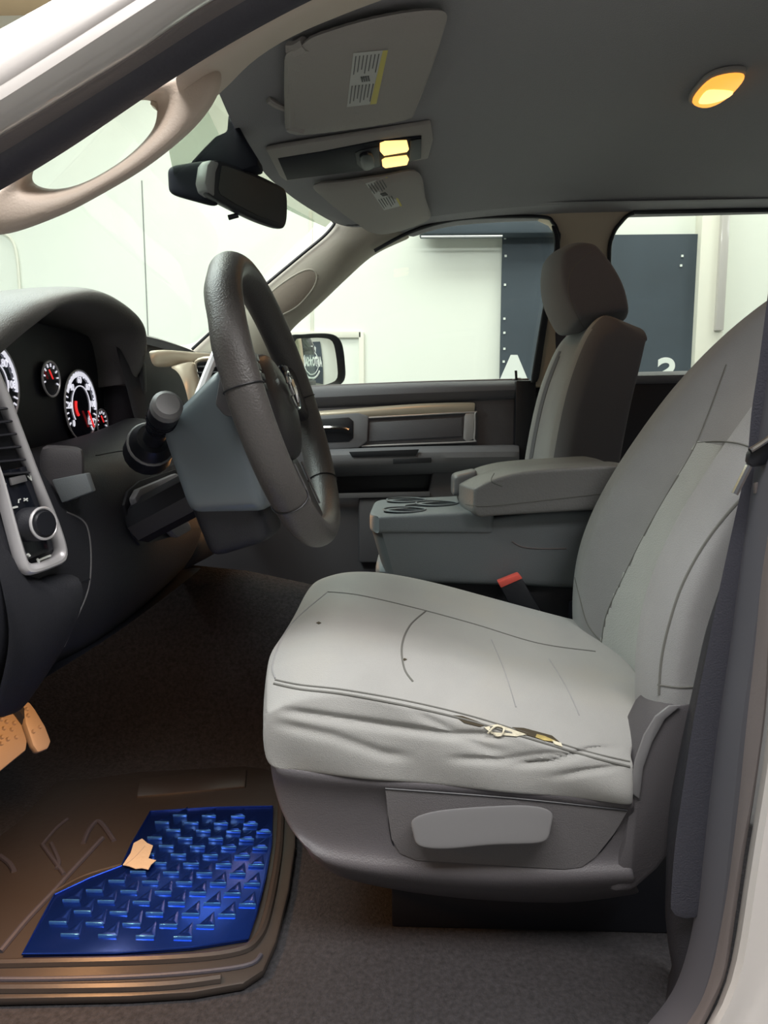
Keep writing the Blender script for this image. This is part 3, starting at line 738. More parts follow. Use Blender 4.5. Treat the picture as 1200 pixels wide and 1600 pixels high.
seam('piping', [(1028, 1070), (1060, 1074), (1088, 1073)], BO, .0012, M['stitch'], back)
seam('piping', [(893, 880), (905, 930), (918, 975), (940, 1003)], BO, .0012, M['stitch'], back)
# tear in the cushion edge
for nm, px, mm, t in [('tear', [(708, 1118), (722, 1119), (742, 1126), (760, 1133), (750, 1136), (725, 1130)], M['hole'], .0006),
                      ('tear', [(800, 1137), (818, 1138), (840, 1144), (862, 1150), (874, 1160), (862, 1161), (838, 1154), (815, 1147)], M['hole'], .0006),
                      ('foam', [(838, 1148), (850, 1151), (866, 1158), (868, 1160), (850, 1158), (836, 1153)], M['foam'], .0012),
                      ('frayed_lining', [(756, 1137), (776, 1132), (800, 1140), (822, 1148), (806, 1151), (785, 1149), (768, 1147)], M['fray'], .0016),
                      ('frayed_lining', [(862, 1158), (876, 1162), (878, 1168), (866, 1164)], M['fray'], .0014)]:
    decal(nm, px, SO, t, mm, cush)
for a, b in [(498, 974), (632, 1031)]: decal('burn_mark', [(a - 4, b), (a, b - 2), (a + 4, b), (a, b + 2)], SO, .0004, M['hole'], cush)
seam('loose_thread', [(762, 1142), (775, 1136), (786, 1140), (780, 1150), (772, 1144)], SO, .0012, M['fray'], cush, lift=.003)
# plastic base with lever
YS = .80
def P3(y, *p): return PL(y, *p)
shd = strip('side_shield', [
    P3(.83, (418, 1170), (440, 1184), (600, 1202), (800, 1217), (990, 1238)),
    P3(.795, (416, 1177), (440, 1191), (600, 1209), (800, 1224), (990, 1245)),
    P3(.785, (420, 1190), (446, 1206), (596, 1224), (800, 1237), (990, 1257)),
    P3(.80, (425, 1204), (462, 1222), (600, 1232), (800, 1246), (990, 1268)),
    P3(.803, (438, 1265), (480, 1280), (610, 1296), (800, 1305), (1000, 1310)),
    P3(.80, (460, 1306), (505, 1326), (620, 1342), (800, 1352), (985, 1350)),
    P3(.785, (476, 1325), (520, 1346), (620, 1360), (800, 1370), (990, 1366)),
    P3(.80, (488, 1338), (540, 1362), (650, 1382), (800, 1392), (995, 1384)),
    P3(.85, (505, 1346), (560, 1372), (700, 1396), (880, 1406), (1000, 1390))], 34, M['shield'], ds, solid=.006, sub=2)
slab('side_shield', [(984, 1244), (992, 1200), (1004, 1160), (1020, 1128), (1042, 1106), (1092, 1097), (1092, 1230), (1060, 1320), (1030, 1360), (990, 1396), (950, 1396), (975, 1320)], .789, .86, M['shield'], ds, .008)
slab('shield_edge', [(984, 1238), (992, 1190), (1006, 1150), (1024, 1120), (1046, 1103), (1066, 1102), (1040, 1124), (1020, 1160), (1006, 1200), (1000, 1250)], .785, .789, M['lever'], ds, .003)
strip('front_shield', [[R(-.165, .80, -.40), R(-.172, 1.03, -.40), R(-.13, 1.27, -.40)], [R(-.16, .79, -.43), R(-.168, 1.03, -.43), R(-.125, 1.27, -.43)], [R(-.10, .83, -.53), R(-.10, 1.03, -.54), R(-.08, 1.25, -.53)]], 14, M['shield'], ds, solid=.006)
decal('recess_panel', [(602, 1231), (800, 1247), (980, 1266), (960, 1300), (930, 1338), (908, 1354), (880, 1357), (760, 1350), (650, 1343), (625, 1332), (612, 1310), (606, 1270)], [shd], .0015, mat('recess_plastic', (.12, .115, .12), .6, bump=(700, .3)), ds, lift=.0002)
seam('recess_groove', [(602, 1231), (800, 1246), (979, 1265)], [shd], .0012, M['black'], ds, lift=.001)
tube('recess_groove', PL(.797, (979, 1265), (960, 1300), (930, 1338), (905, 1355), (870, 1357), (760, 1351), (650, 1344), (626, 1334), (612, 1310), (603, 1232)), .0016, M['black'], ds)
latbox('height_lever', 5, 3, 3, lambda u, v, w: (lambda px: V(px[0], px[1], .795 - .035 * math.sin(.5 + v * 1.2) * (v > 0)))((lambda a, b: (a[0] + (b[0] - a[0]) * w, a[1] + (b[1] - a[1]) * w))(
    lin(u, [(0, 650, 1324), (.2, 690, 1328), (.5, 750, 1322), (.75, 800, 1316), (.85, 825, 1322), (1, 856, 1318)]), lin(u, [(0, 640, 1278), (.2, 680, 1266), (.5, 752, 1260), (.8, 830, 1257), (1, 866, 1266)]))), M['lever'], ds, 2)
box('seat_frame', (-.05, .90, ZC - .56), (.38, 1.22, ZC - .44), M['black'], ds)
for y in (.88, 1.22): box('seat_rail', (-.02, y - .02, ZF), (.42, y + .02, ZC - .55), M['black'], ds)
# seat belt buckle
bk = thing('seat_belt_buckle', 'black seat belt buckle with red release button between cushion and centre console', 'buckle', V(835, 960, 1.31))
slab('buckle_body', [(779, 912), (816, 904), (842, 950), (862, 985), (830, 985), (795, 944)], 1.278, 1.30, M['black'], bk, .004)
slab('release_button', [(778, 910), (811, 897), (817, 904), (783, 919)], 1.276, 1.299, M['red'], bk, .002)

# passenger seat
ps = thing('passenger_seat', 'upright grey cloth passenger seat with forward-tilted headrest and dark side panel', 'car seat', (.4, 1.87, ZF))
PT = [(0, .32, -.30), (.12, .325, -.22), (.25, .330, -.12), (.4, .345, -.02), (.55, .362, .07), (.7, .382, .135), (.82, .402, .19), (.92, .42, .225), (1, .45, .25)]
pback = backrest(ps, 1.645, 2.12, PT, .025, (.15, -.0), M['cloth2'], nar=.08, rnd=.03)
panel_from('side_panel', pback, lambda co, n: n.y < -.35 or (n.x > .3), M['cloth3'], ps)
cushion(ps, 1.645, 2.12, .13, M['cloth'])
box('seat_base', (-.05, 1.68, ZF), (.36, 2.08, ZC - .43), M['black'], ps)
hq = [(862, 392), (925, 378), (986, 500), (893, 518)]    # ft, bt, bb, fb
def hr(u, v, w):
    e = abs(v - .5) * 2; k = 1 - .22 * e ** 3
    a = [hq[0][i] + (hq[1][i] - hq[0][i]) * u for i in (0, 1)]; b = [hq[3][i] + (hq[2][i] - hq[3][i]) * u for i in (0, 1)]
    px = [b[i] + (a[i] - b[i]) * w for i in (0, 1)]
    bul = math.sin(math.pi * w) * 16
    px[0] += bul * (1 if u > .5 else -1) * abs(u - .5) * 2; px[1] -= math.sin(math.pi * u) * (12 if w > .9 else 0)
    cx, cy = 917, 447
    px = [cx + (px[0] - cx) * k, cy + (px[1] - cy) * k]
    p = V(px[0], px[1], 1.80); p.y = 1.745 + .27 * v; p.x = p.x
    return p
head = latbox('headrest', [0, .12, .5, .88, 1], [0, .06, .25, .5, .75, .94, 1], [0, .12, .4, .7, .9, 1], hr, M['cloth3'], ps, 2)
seam('piping', [(925, 392), (895, 420), (888, 455), (900, 490), (912, 512)], [head], .001, M['stitch'], head)
for y in (1.80, 1.95): tube('headrest_post', [R(.49, y, .24), R(.485, y, .30)], .006, M['chrome'], ps)

# ------------------------------------------------------------------ centre console
cc = thing('center_console', 'grey centre console with cup holders in front and padded armrest lid', 'console', (.12, 1.46, ZF))
def rb3f(x0, x1, y0, y1, z0, z1, fx=0, fz=0):
    return lambda u, v, w: R(x0 + (x1 - x0) * u + fx * (1 - w) * (1 - u), y0 + (y1 - y0) * v, z0 + (z1 - z0) * w + fz * u)
ed5 = [0, .04, .3, .7, .96, 1]
cons = latbox('console_body', ed5, [0, .08, .5, .92, 1], [0, .12, .5, .9, 1], lambda u, v, w: R(-.078 + .45 * u + .03 * (1 - w) * (1 - u) + .03 * (1 if (v in (0, 1) and u == 0) else 0), 1.315 + .29 * v, -.30 + .105 * w + (.035 * w if u > .5 else 0) - .012 * (u) * (1 - w)), M['console'], cc, 2)
box('console_pedestal', (-.03, 1.34, ZF + .05), (.34, 1.57, ZC - .27), M['dash'], cc)
latbox('fold_hinge', 2, 2, 2, lambda u, v, w: R(-.066 + .04 * u, 1.34 + .20 * v, -.33 + .06 * w), M['console'], cc, 1)
tray = latbox('cup_holder_tray', [0, .05, .3, .7, .95, 1], [0, .08, .3, .7, .92, 1], [0, .2, .8, 1], lambda u, v, w: R(-.076 + .235 * u + .028 * (1 if (v in (0, 1) and u == 0) else 0), 1.312 + .296 * v, -.207 + .033 * w + .012 * u * w), M['console'], cc, 2)
def cut(o, c, r, h, n=28):
    vs = [Vector((c.x + r * math.cos(2 * math.pi * i / n), c.y + r * math.sin(2 * math.pi * i / n), z)) for z in (c.z - h, c.z + h) for i in range(n)]
    fs = [tuple(range(n)), tuple(range(n, 2 * n))] + [(i, (i + 1) % n, n + (i + 1) % n, n + i) for i in range(n)]
    k = new('cutter', vs, fs, M['black'])
    for ob in o:
        m_ = ob.modifiers.new('x', 'BOOLEAN'); m_.operation = 'DIFFERENCE'; m_.object = k; m_.solver = 'EXACT'
        finish(ob)
    bpy.data.objects.remove(k)
cups = [(R(-.008, 1.372, -.185), .041), (R(.058, 1.455, -.185), .043), (R(-.005, 1.545, -.185), .043)]
for c_, r_ in cups: cut([tray, cons], c_, r_, .055)
cut([tray, cons], R(.02, 1.455, -.185), .028, .055)
for c_, r_ in cups:
    tube('cup_rim', [c_ + Vector((math.cos(a) * r_, math.sin(a) * r_, .0135 + (.012 * (c_.x + .08) / .235))) for a in [2 * math.pi * i / 24 for i in range(24)]], .0018, M['console'], cc, closed=True, curve=False)
for c_, r_ in cups + [(R(.02, 1.455, -.185), .027)]:
    k_ = 24; vs = [c_ + Vector((math.cos(2 * math.pi * i / k_) * (r_ - .0008), math.sin(2 * math.pi * i / k_) * (r_ - .0008), z)) for z in (.0105, -.052) for i in range(k_)]
    new('cup_shade', vs, [(i, (i + 1) % k_, k_ + (i + 1) % k_, k_ + i) for i in range(k_)] + [tuple(range(k_, 2 * k_))], M['black'], cc, fixn=False)  # black liner puts the shade inside the holes into the colour
lid = latbox('armrest_lid', [0, .03, .12, .3, .6, .9, 1], [0, .04, .2, .38, .5, .62, .8, .96, 1], [0, .15, .6, .9, 1], lambda u, v, w: R(.10 + .30 * u + .018 * (abs(v - .5) * 2) ** 3 * (1 - u) + (.012 if w < .1 and u < .1 else 0), 1.288 + .33 * v, -.172 + .018 * u + (.052 + .028 * min(1, u * 5)) * w - .006 * (w > .9) * math.exp(-((v - .5) / .06) ** 2)), M['lid'], cc, 2)
seam('lid_stitching', [(728, 788), (760, 791), (830, 784), (910, 775), (950, 770)], [lid], .001, M['stitch'], cc)
seam('lid_stitching', [(772, 740), (768, 752), (785, 760)], [lid], .001, M['stitch'], cc)
latbox('lid_latch', 3, 3, 3, lambda u, v, w: R(.088 + .05 * u, 1.42 + .08 * v, -.15 + .045 * w + .012 * u), M['lever'], cc, 2)
seam('console_groove', [(800, 846), (815, 854), (840, 857), (885, 857)], [cons], .0014, M['seal2'], cc)
box('hinge_bracket', tuple(R(.30, 1.285, -.40)), tuple(R(.36, 1.31, -.33)), M['black'], cc)
# rest of the middle seat unit
box('rear_base', (.20, 1.33, ZF + .05), (.46, 1.59, ZC - .30), M['dash'], cc)

# ------------------------------------------------------------------ steering wheel
WN = Vector((.955, -.02, .295)).normalized()
WC = R(-.178, .99, .026)
WU = (Vector((0, 0, 1)) - WN * WN.z).normalized(); WS = WN.cross(WU)     # WS points across the cab
if WS.y < 0: WS = -WS
def wp(a, b, c): return WC + WS * a + WU * b + WN * c
sw = thing('steering_wheel', 'dark leather steering wheel with raised centre pad and chrome emblem', 'steering wheel', WC)
RW = .187
n = 72
rimpts = [wp(RW * math.cos(2 * math.pi * i / n), RW * math.sin(2 * math.pi * i / n), 0) for i in range(n)]
vs, fs = [], []
for i in range(n):
    a = 2 * math.pi * i / n; rad = WS * math.cos(a) + WU * math.sin(a)
    lump = 1 + .05 * (math.sin(14 * a) if math.sin(a) > .1 and math.cos(a) < 0 else 0)
    for k in range(14):
        t = 2 * math.pi * k / 14
        vs.append(rimpts[i] + rad * (math.cos(t) * .0205 * lump) + WN * (math.sin(t) * .0235 * (lump if math.sin(t) < 0 else 1)))
for i in range(n):
    for k in range(14): fs.append((i * 14 + k, i * 14 + (k + 1) % 14, ((i + 1) % n) * 14 + (k + 1) % 14, ((i + 1) % n) * 14 + k))
rim = new('rim', vs, fs, M['leather'], sw, sub=1)
for deg in (176, 4, 222, -42):
    a = math.radians(deg); rad = WS * math.cos(a) + WU * math.sin(a); c_ = WC + rad * RW
    tube('rim_seam', [c_ + rad * (math.cos(t) * .0208) + WN * (math.sin(t) * .0238) for t in [2 * math.pi * k / 20 for k in range(20)]], .0009, M['black'], rim, closed=True, curve=False, seg=5)
# dished hub and spokes
def pad(u, v, w):
    a = (u - .5) * 2; b = (v - .5) * 2
    k = 1 - .18 * (a * a * b * b)
    return wp(a * .072 * k * (1 - .1 * (b < -.5)), b * .076 * k - .004, -.035 + .055 * w - .014 * (a * a + b * b) * w)
hub = latbox('center_pad', 4, 4, 3, pad, M['leatherb'], sw, 2)
for sgn in (-1, 1):
    latbox('spoke', 4, 3, 2, lambda u, v, w: wp(sgn * (.06 + .118 * u), .030 - .01 * u + (v - .5) * (.085 - .035 * math.sin(math.pi * u) + .02 * u), -.028 + .026 * w + .012 * u), M['leatherb'], sw, 2)
    pd = latbox('button_pad', 4, 3, 2, lambda u, v, w: wp(sgn * (.082 + .045 * u), .035 + (v - .5) * .055, -.003 + .008 * w), M['gloss'], sw, 1)
    for q in range(4):
        box_c = wp(sgn * (.098 + .006 * (q % 2)), .055 - q * .0125, .006)
        v_, f_ = boxg(box_c, .010, .0045, .002, WS, WU, WN); new('button', v_, f_, M['black'] if q else M['lever'], pd, bevel=.001)
latbox('spoke', 3, 3, 2, lambda u, v, w: wp((v - .5) * (.07 - .02 * math.sin(math.pi * u)), -.07 - .105 * u, -.03 + .024 * w + .014 * u), M['leatherb'], sw, 2)
for sgn in (-1, 1):
    tube('spoke_trim', [wp(sgn * .03, -.085, -.002), wp(sgn * .026, -.12, .002), wp(sgn * .032, -.15, .004)], .0016, M['lever'], sw)
# ram's-head style round emblem
g = []
ec = wp(0, .012, .022)
for a0, a1 in ((20, 160), (200, 340)):
    g.append(tube_geo([ec + WS * (.024 * math.cos(math.radians(a))) + WU * (.026 * math.sin(math.radians(a))) for a in range(a0, a1 + 1, 14)], .0022, 6))
for sgn in (-1, 1):
    g.append(tube_geo([ec + WS * (sgn * x_) + WU * y_ + WN * .001 for x_, y_ in ((.003, .012), (.010, .017), (.017, .012), (.018, .002), (.013, -.006), (.009, -.003))], .0024, 6))
g.append(tube_geo([ec + WU * .014 + WN * .001, ec + WU * -.004 + WN * .002, ec + WU * -.018 + WN * .001], [.0045, .004, .002], 6))
v_, f_ = join(g); new('emblem', v_, f_, M['chrome'], sw)
# column behind the wheel
sc_ = thing('steering_column', 'smooth blue-grey steering column shroud behind the steering wheel', 'steering column', wp(0, -.02, -.2))
latbox('shroud', 4, 4, 5, lambda u, v, w: wp((u - .5) * (.15 + .02 * w) , (v - .5) * (.12 + .08 * w) - .035 - .012 * (1 - w), -.15 + .105 * w), M['col'], sc_, 2)
latbox('lower_shroud', 4, 4, 3, lambda u, v, w: wp((u - .5) * (.10 + .04 * v), -.175 + .10 * v, -.15 + .09 * w), M['dash'], sc_, 2)
latbox('shroud_cap', 3, 3, 3, lambda u, v, w: wp((u - .5) * .11, .035 + .03 * v - .035 * (1 - w), -.12 + .07 * w), M['dash'], sc_, 2)
tube('column_tube', [wp(.01, -.075, -.12), wp(.02, -.10, -.26)], .032, M['black'], sc_)
slab('shroud_grip', [(343, 585), (370, 582), (392, 600), (392, 655), (350, 650), (335, 632)], .875, .90, M['shield'], sc_, .004)
tube('shift_lever', [wp(.05, .04, -.13), wp(.13, .09, -.12), wp(.17, .13, -.10)], .007, M['silver'], sc_)
# turn signal stalk
tl = thing('turn_signal_stalk', 'thick black turn signal stalk with round grey end left of the steering column', 'stalk', V(235, 690, .98))
p0, p1 = V(238, 690, .97), V(262, 632, .875)
dd = (p1 - p0)
tube('stalk_body', [p0, p0 + dd * .3, p0 + dd * .55, p0 + dd * .6, p0 + dd * .93], [.0145, .0145, .0155, .0185, .0195], M['black'], tl, seg=20, curve=False)
tube('stalk_end', [p0 + dd * .9, p0 + dd * .99, p0 + dd * 1.02], [.0198, .0192, .0145], M['lever'], tl, seg=20, curve=False)
for k_ in (.42, .48, .62, .68): tube('stalk_ring', [p0 + dd * k_, p0 + dd * (k_ + .012)], .0198 if k_ > .5 else .0165, M['gloss'], tl, seg=20)
tube('stalk_boot', [p0 - dd * .35, p0 - dd * .05, p0 + dd * .1], [.034, .030, .022], M['black'], tl, seg=20)
ring_c = p0 - dd * .08
tube('boot_ring', ell(ring_c, .03, .03, dd.cross(Vector((0, 0, 1))).normalized(), dd.cross(dd.cross(Vector((0, 0, 1)))).normalized(), 24), .003, M['lever'], tl, closed=True, curve=False)

# ------------------------------------------------------------------ dashboard
da = thing('dashboard', 'dark dashboard with hooded gauge cluster, silver vent frame and champagne centre trim', 'dashboard', R(-.6, 1.45, -.35))
# lower driver panel
def lowrow(y, dx, dz=0):
    base_ = [(-.58, -.045), (-.50, -.058), (-.472, -.075), (-.455, -.11), (-.448, -.20), (-.462, -.27), (-.51, -.335), (-.62, -.37)]
    return [R(x + dx, y, z + dz) for x, z in base_]
cols = [lowrow(.72, -.02, -.02), lowrow(.80, -.01, -.01), lowrow(.88, .01), lowrow(.96, .035), lowrow(1.04, .05, .01), lowrow(1.12, .06, .02), lowrow(1.20, .068, .035), lowrow(1.27, .075, .05)]
rows = [[c[i] for c in cols] for i in range(len(cols[0]))]
low = strip('knee_panel', rows, 22, M['dash'], da, solid=.01, sub=2)
low.data.materials[0] = M['dash']
# near end cap
prism('end_cap', [cols[0][i] for i in range(8)] + [R(-.95, .72, -.3), R(-.95, .72, .1)], (0, -.02, 0), M['dash'], da, .004)
# hood over the gauges
rimp = [V(-60, 640, .86), V(-30, 590, .87), V(0, 559, .88), V(35, 527, .90), V(65, 503, .93), V(98, 480, .98), V(150, 474, 1.07), V(190, 489, 1.17), V(219, 513, 1.25), V(221, 540, 1.27), V(212, 572, 1.28), V(195, 600, 1.28)]
topo = [V(-60, 600, .84), V(-30, 545, .85), V(-10, 520, .86), V(20, 495, .88), V(60, 468, .92), V(100, 455, .98), V(150, 450, 1.07), V(190, 468, 1.17), V(222, 500, 1.26), V(230, 540, 1.29), V(224, 575, 1.30), V(205, 605, 1.30)]
rr1, rr2 = resample(cat_rom(rimp), 34), resample(cat_rom(topo), 34)
strip('gauge_hood', [[p + Vector((-.16, 0, -.02)) for p in rr1], [p + Vector((-.02, 0, -.004)) for p in rr1], rr1, [p.lerp(q, .5) + Vector((.006, 0, 0)) for p, q in zip(rr1, rr2)], rr2, [q + Vector((-.05, 0, .004)) for q in rr2], [q + Vector((-.16, 0, -.006)) for q in rr2], [q + Vector((-.30, 0, -.05)) for q in rr2]], 34, M['dashtop'], da, solid=.003, smooth=False, sub=2)
# dash top slabs
strip('dash_top', [[R(-.50, .70, .10), R(-.52, .86, .13), R(-.62, 1.1, .16), R(-.60, 1.28, .15), R(-.50, 1.31, .164), R(-.485, 1.6, .166), R(-.49, 1.75, .160), R(-.52, 2.0, .19), R(-.54, 2.2, .20)],
                   [R(-.62, .70, .13), R(-.66, .86, .16), R(-.68, 1.1, .16), R(-.66, 1.28, .165), R(-.58, 1.31, .180), R(-.58, 1.6, .180), R(-.60, 1.75, .175), R(-.62, 2.0, .20), R(-.62, 2.2, .21)],
                   [R(-.80, .70, .11), R(-.86, .86, .12), R(-.88, 1.1, .13), R(-.88, 1.28, .13), R(-.88, 1.31, .13), R(-.88, 1.6, .13), R(-.86, 1.75, .14), R(-.80, 2.0, .15), R(-.70, 2.2, .2)]], 40, M['dashtop'], da, solid=.01)
# cavity: cluster face and walls
XC = -.56
box('cluster_face', tuple(R(XC - .02, .80, -.12)), tuple(R(XC, 1.31, .15)), M['black'], da)
slabz = strip('cluster_shelf', [[R(XC, .80, -.06), R(XC, 1.30, -.045)], [R(-.497, .82, -.068), R(-.43, 1.30, -.022)]], 6, M['dash'], da, solid=.004, smooth=False)
box('cluster_side', tuple(R(-.62, 1.30, -.05)), tuple(R(-.485, 1.32, .11)), M['dash'], da)
def gauge(yc, zc, r, small=False, big=True):
    c_ = R(XC + .004, yc, zc); X, Y = Vector((0, 1, 0)), Vector((0, 0, 1))
    gb = new('gauge', ell(c_, r, r, X, Y, 40) + [p + Vector((.003, 0, 0)) for p in ell(c_, r, r, X, Y, 40)], [tuple(range(40)), tuple(range(40, 80))] + [(i, (i + 1) % 40, 40 + (i + 1) % 40, 40 + i) for i in range(40)], M['gloss'], da)
    c_ = c_ + Vector((.004, 0, 0))
    tube('gauge_ring', ell(c_, r * 1.03, r * 1.03, X, Y, 40), .0018, M['silver'], gb, closed=True, curve=False, seg=6)
    g = []
    if not small:
        a_in = [c_ + X * (r * .58 * math.cos(t)) + Y * (r * .58 * math.sin(t)) for t in [math.radians(d) for d in range(-40, 225, 8)]]
        g.append(tube_geo(a_in, .0009, 5))
        for k in range(27):
            t = math.radians(-45 + k * 10); rad = X * math.cos(t) + Y * math.sin(t); tn = X * -math.sin(t) + Y * math.cos(t)
            g.append(boxg(c_ + rad * r * .93, r * (.06 if k % 3 else .09), r * .018, .0006, rad, tn, Vector((1, 0, 0))))
        for k, s_ in enumerate(['0', '20', '40', '60', '80', '100', '120']):
            t = math.radians(225 - k * 44); g.append(text_geo(s_, r * .26, c_ + X * (-r * .74 * math.cos(t)) * -1 + Y * (r * .74 * math.sin(t)), X, Y, .0004))
        # wide white outer sweep
        vs, fs = [], []
        for k in range(14):
            t = math.radians(-5 + k * 12.5)
            for q in (.86, .99): vs.append(c_ + (X * math.cos(t) + Y * math.sin(t)) * r * q + Vector((.001, 0, 0)))
            if k: fs.append((2 * k - 2, 2 * k - 1, 2 * k + 1, 2 * k))
        g.append((vs, fs))
        tube('red_arc', [c_ + X * (r * .36 * math.cos(math.radians(d))) + Y * (r * .36 * math.sin(math.radians(d))) for d in range(160, 235, 12)], .0024, M['redlit'], gb, seg=6, curve=False)
        tube('needle', [c_ + X * r * .30 + Y * r * -.15 + Vector((.004, 0, 0)), c_ + X * r * .62 + Y * r * -.62 + Vector((.004, 0, 0))], .0016, M['redlit'], gb, seg=6)
    else:
        for k in range(9):
            t = math.radians(-20 + k * 27); rad = X * math.cos(t) + Y * math.sin(t); tn = X * -math.sin(t) + Y * math.cos(t)
            g.append(boxg(c_ + rad * r * .8, r * .10, r * .04, .0006, rad, tn, Vector((1, 0, 0))))
        tube('needle', [c_ + Vector((.003, 0, 0)), c_ + X * r * -.4 + Y * r * .5 + Vector((.003, 0, 0))], .0012, M['redlit'], gb, seg=6)
    v_, f_ = join(g); new('gauge_marks', v_, f_, M['whit'], gb)
def yz(px, py): p = VX(px, py, XC); return p.y, p.z - ZC
y_, z_ = yz(120, 634); gauge(y_, z_, .057)
y_, z_ = yz(148, 656); gauge(y_ + .012, z_ - .004, .022, True)
y_, z_ = yz(72, 592); gauge(y_, z_, .026, True)
y_, z_ = yz(2, 605); gauge(y_ - .03, z_, .057)
# nose of the shelf left of the cluster opening
latbox('shelf_nose', 3, 3, 3, lambda u, v, w: (lambda p: p)(V(62 + 70 * u, 790 - 96 * w + 4 * u - 16 * u * (1 - w), .88 + .06 * v)), M['shield'], da, 1)
slab('shelf_trim', [(80, 750), (134, 739), (144, 768), (96, 786)], .872, .885, M['console'], da, .002)
# outboard vent and light switch in their silver frame
fo = [(-60, 470), (0, 590), (30, 668), (62, 752), (92, 826), (104, 872), (96, 882), (40, 902), (30, 890), (10, 815), (-15, 720), (-60, 600)]
fi = [(-58, 500), (0, 626), (22, 680), (50, 752), (78, 820), (90, 858), (84, 868), (46, 882), (40, 872), (22, 815), (0, 740), (-56, 600)]
pc, pn = R(-.455, .80, -.05), Vector((.93, -.34, .12)).normalized()
def FP(px, py, o=0): return VP(px, py, pc, pn) + pn * o
rings('vent_frame', [[FP(a, b, -.01) for a, b in fo], [FP(a, b, .006) for a, b in fo], [FP(a + (c - a) * .5, b + (d - b) * .5, .010) for (a, b), (c, d) in zip(fo, fi)], [FP(a, b, .004) for a, b in fi], [FP(a, b, -.012) for a, b in fi]], M['silver'], da, n=48, sub=1)
pk = prism('switch_panel', [FP(a, b, -.006) for a, b in fi], pn * -.01, M['black'], da, 0)
for k in range(6):
    y0 = 640 + k * 20
    tube('vent_slat', [FP(-40 + k * 4, y0 + 4, .0), FP(8 + k * 7, y0 - 2, .0)], .005, M['dash'], da, flat=.35, up=Vector((0, 0, 1)))
prism('switch_plate', [FP(a, b, -.001) for a, b in [(-10, 738), (42, 728), (86, 858), (42, 876)]], pn * -.006, M['gloss'], da, .001)
prism('slider_switch', [FP(a, b, .004) for a, b in [(12, 747), (36, 742), (40, 752), (15, 759)]], pn * -.004, M['lever'], da, .001)
kc = FP(44, 820, .0); kx = Vector((0, 0, 1)).cross(pn).normalized(); ky = pn.cross(kx)
kn = tube('headlight_knob', [kc, kc + pn * .022, kc + pn * .026], [.0205, .0195, .0175], M['dash'], da, seg=28, curve=False)
tube('knob_ring', ell(kc + pn * .025, .018, .018, kx, ky, 28), .0018, M['silver'], kn, closed=True, curve=False, seg=6)
tube('knob_cap', [kc + pn * .024, kc + pn * .029], [.0155, .0135], M['black'], kn, seg=24, curve=False)
def mark(pts, r=.0009):
    return tube_geo([FP(a, b, .0012) for a, b in pts], r, 5)
gm = [mark([(8, 788), (14, 787)]), mark([(9, 784), (14, 783)]), mark([(28, 786), (28, 781), (31, 780)]), mark([(36, 783), (42, 779)]), mark([(36, 779), (42, 783)]), mark([(18, 794), (26, 792)], .0013),
      mark([(2, 757), (8, 756), (8, 761), (2, 762), (2, 757)]), mark([(42, 744), (47, 750)]), mark([(46, 743), (48, 751)]), mark([(42, 866), (45, 869)], .002), mark([(58, 876), (78, 868)], .0014), mark([(57, 873), (60, 879)], .0014)]
for v_, f_ in gm: new('switch_symbol', v_, f_, M['print_'], pk)
# near lower corner curve of the dash
strip('lower_corner', [PL(.76, (-60, 600), (-22, 800), (4, 912), (20, 980), (10, 1050), (-5, 1110)), PL(.79, (-30, 880), (0, 930), (40, 935), (50, 985), (30, 1060), (0, 1130)), PL(.86, (60, 905), (110, 890), (135, 905), (130, 960), (95, 1030), (40, 1110))], 14, M['dash'], da, solid=.006)
seam('panel_groove', [(140, 905), (100, 922), (60, 940), (32, 962)], [low], .0014, M['black'], da)
seam('panel_groove', [(104, 800), (128, 812), (138, 830), (142, 870), (138, 920), (118, 970), (100, 1010)], [low], .0012, M['lever'], da)
seam('panel_groove', [(150, 712), (200, 704), (290, 703)], [low], .0012, M['black'], da)
# hood release pocket and park brake handle in the knee panel
hp = decal('release_pocket', [(190, 790), (196, 768), (215, 752), (268, 735), (285, 745), (292, 820), (270, 838), (215, 852), (205, 840)], [low], .004, M['black'], da)
decal('brake_release', [(196, 780), (204, 766), (262, 742), (276, 750), (280, 768), (214, 808), (202, 800)], [low], .012, M['door'], da, lift=.004, bevel=.003)
decal('release_lever', [(240, 800), (262, 790), (282, 818), (284, 828), (262, 840), (250, 828)], [low], .014, M['door'], da, lift=.004, bevel=.003)
# underside / kick area
strip('under_panel', [[R(-.50, .76, -.34), R(-.42, 1.0, -.30), R(-.36, 1.28, -.25)], [R(-.62, .76, -.36), R(-.56, 1.0, -.34), R(-.52, 1.28, -.30)], [R(-.92, .76, -.2), R(-.92, 1.0, -.2), R(-.92, 1.28, -.2)]], 10, M['black'], da, solid=.006)
# centre stack with champagne trim
st_prof = [(-.52, .150), (-.505, .10), (-.49, .02), (-.465, -.08), (-.42, -.16), (-.39, -.22), (-.41, -.27), (-.52, -.30)]
rows = [[R(x + dx, y, z) for y, dx in ((1.265, -.01), (1.30, 0), (1.45, .012), (1.60, .012), (1.70, 0))] for x, z in st_prof]
strip('center_stack', rows, 14, M['dash'], da, solid=.01)
champ_pts = PL(1.262, (231, 551), (262, 549), (300, 553), (344, 556))
strip('center_trim', [[V(231, 550, 1.30), V(262, 548, 1.36), V(300, 551, 1.46), V(345, 554, 1.60)], [V(232, 553, 1.29), V(262, 552, 1.35), V(300, 555, 1.45), V(345, 558, 1.59)], [V(233, 562, 1.285), V(262, 562, 1.345), V(304, 562, 1.45), V(345, 562, 1.59)], [V(238, 574, 1.285), V(262, 574, 1.345), V(302, 566, 1.45), V(345, 566, 1.6)]], 12, M['champ'], da, solid=.004)
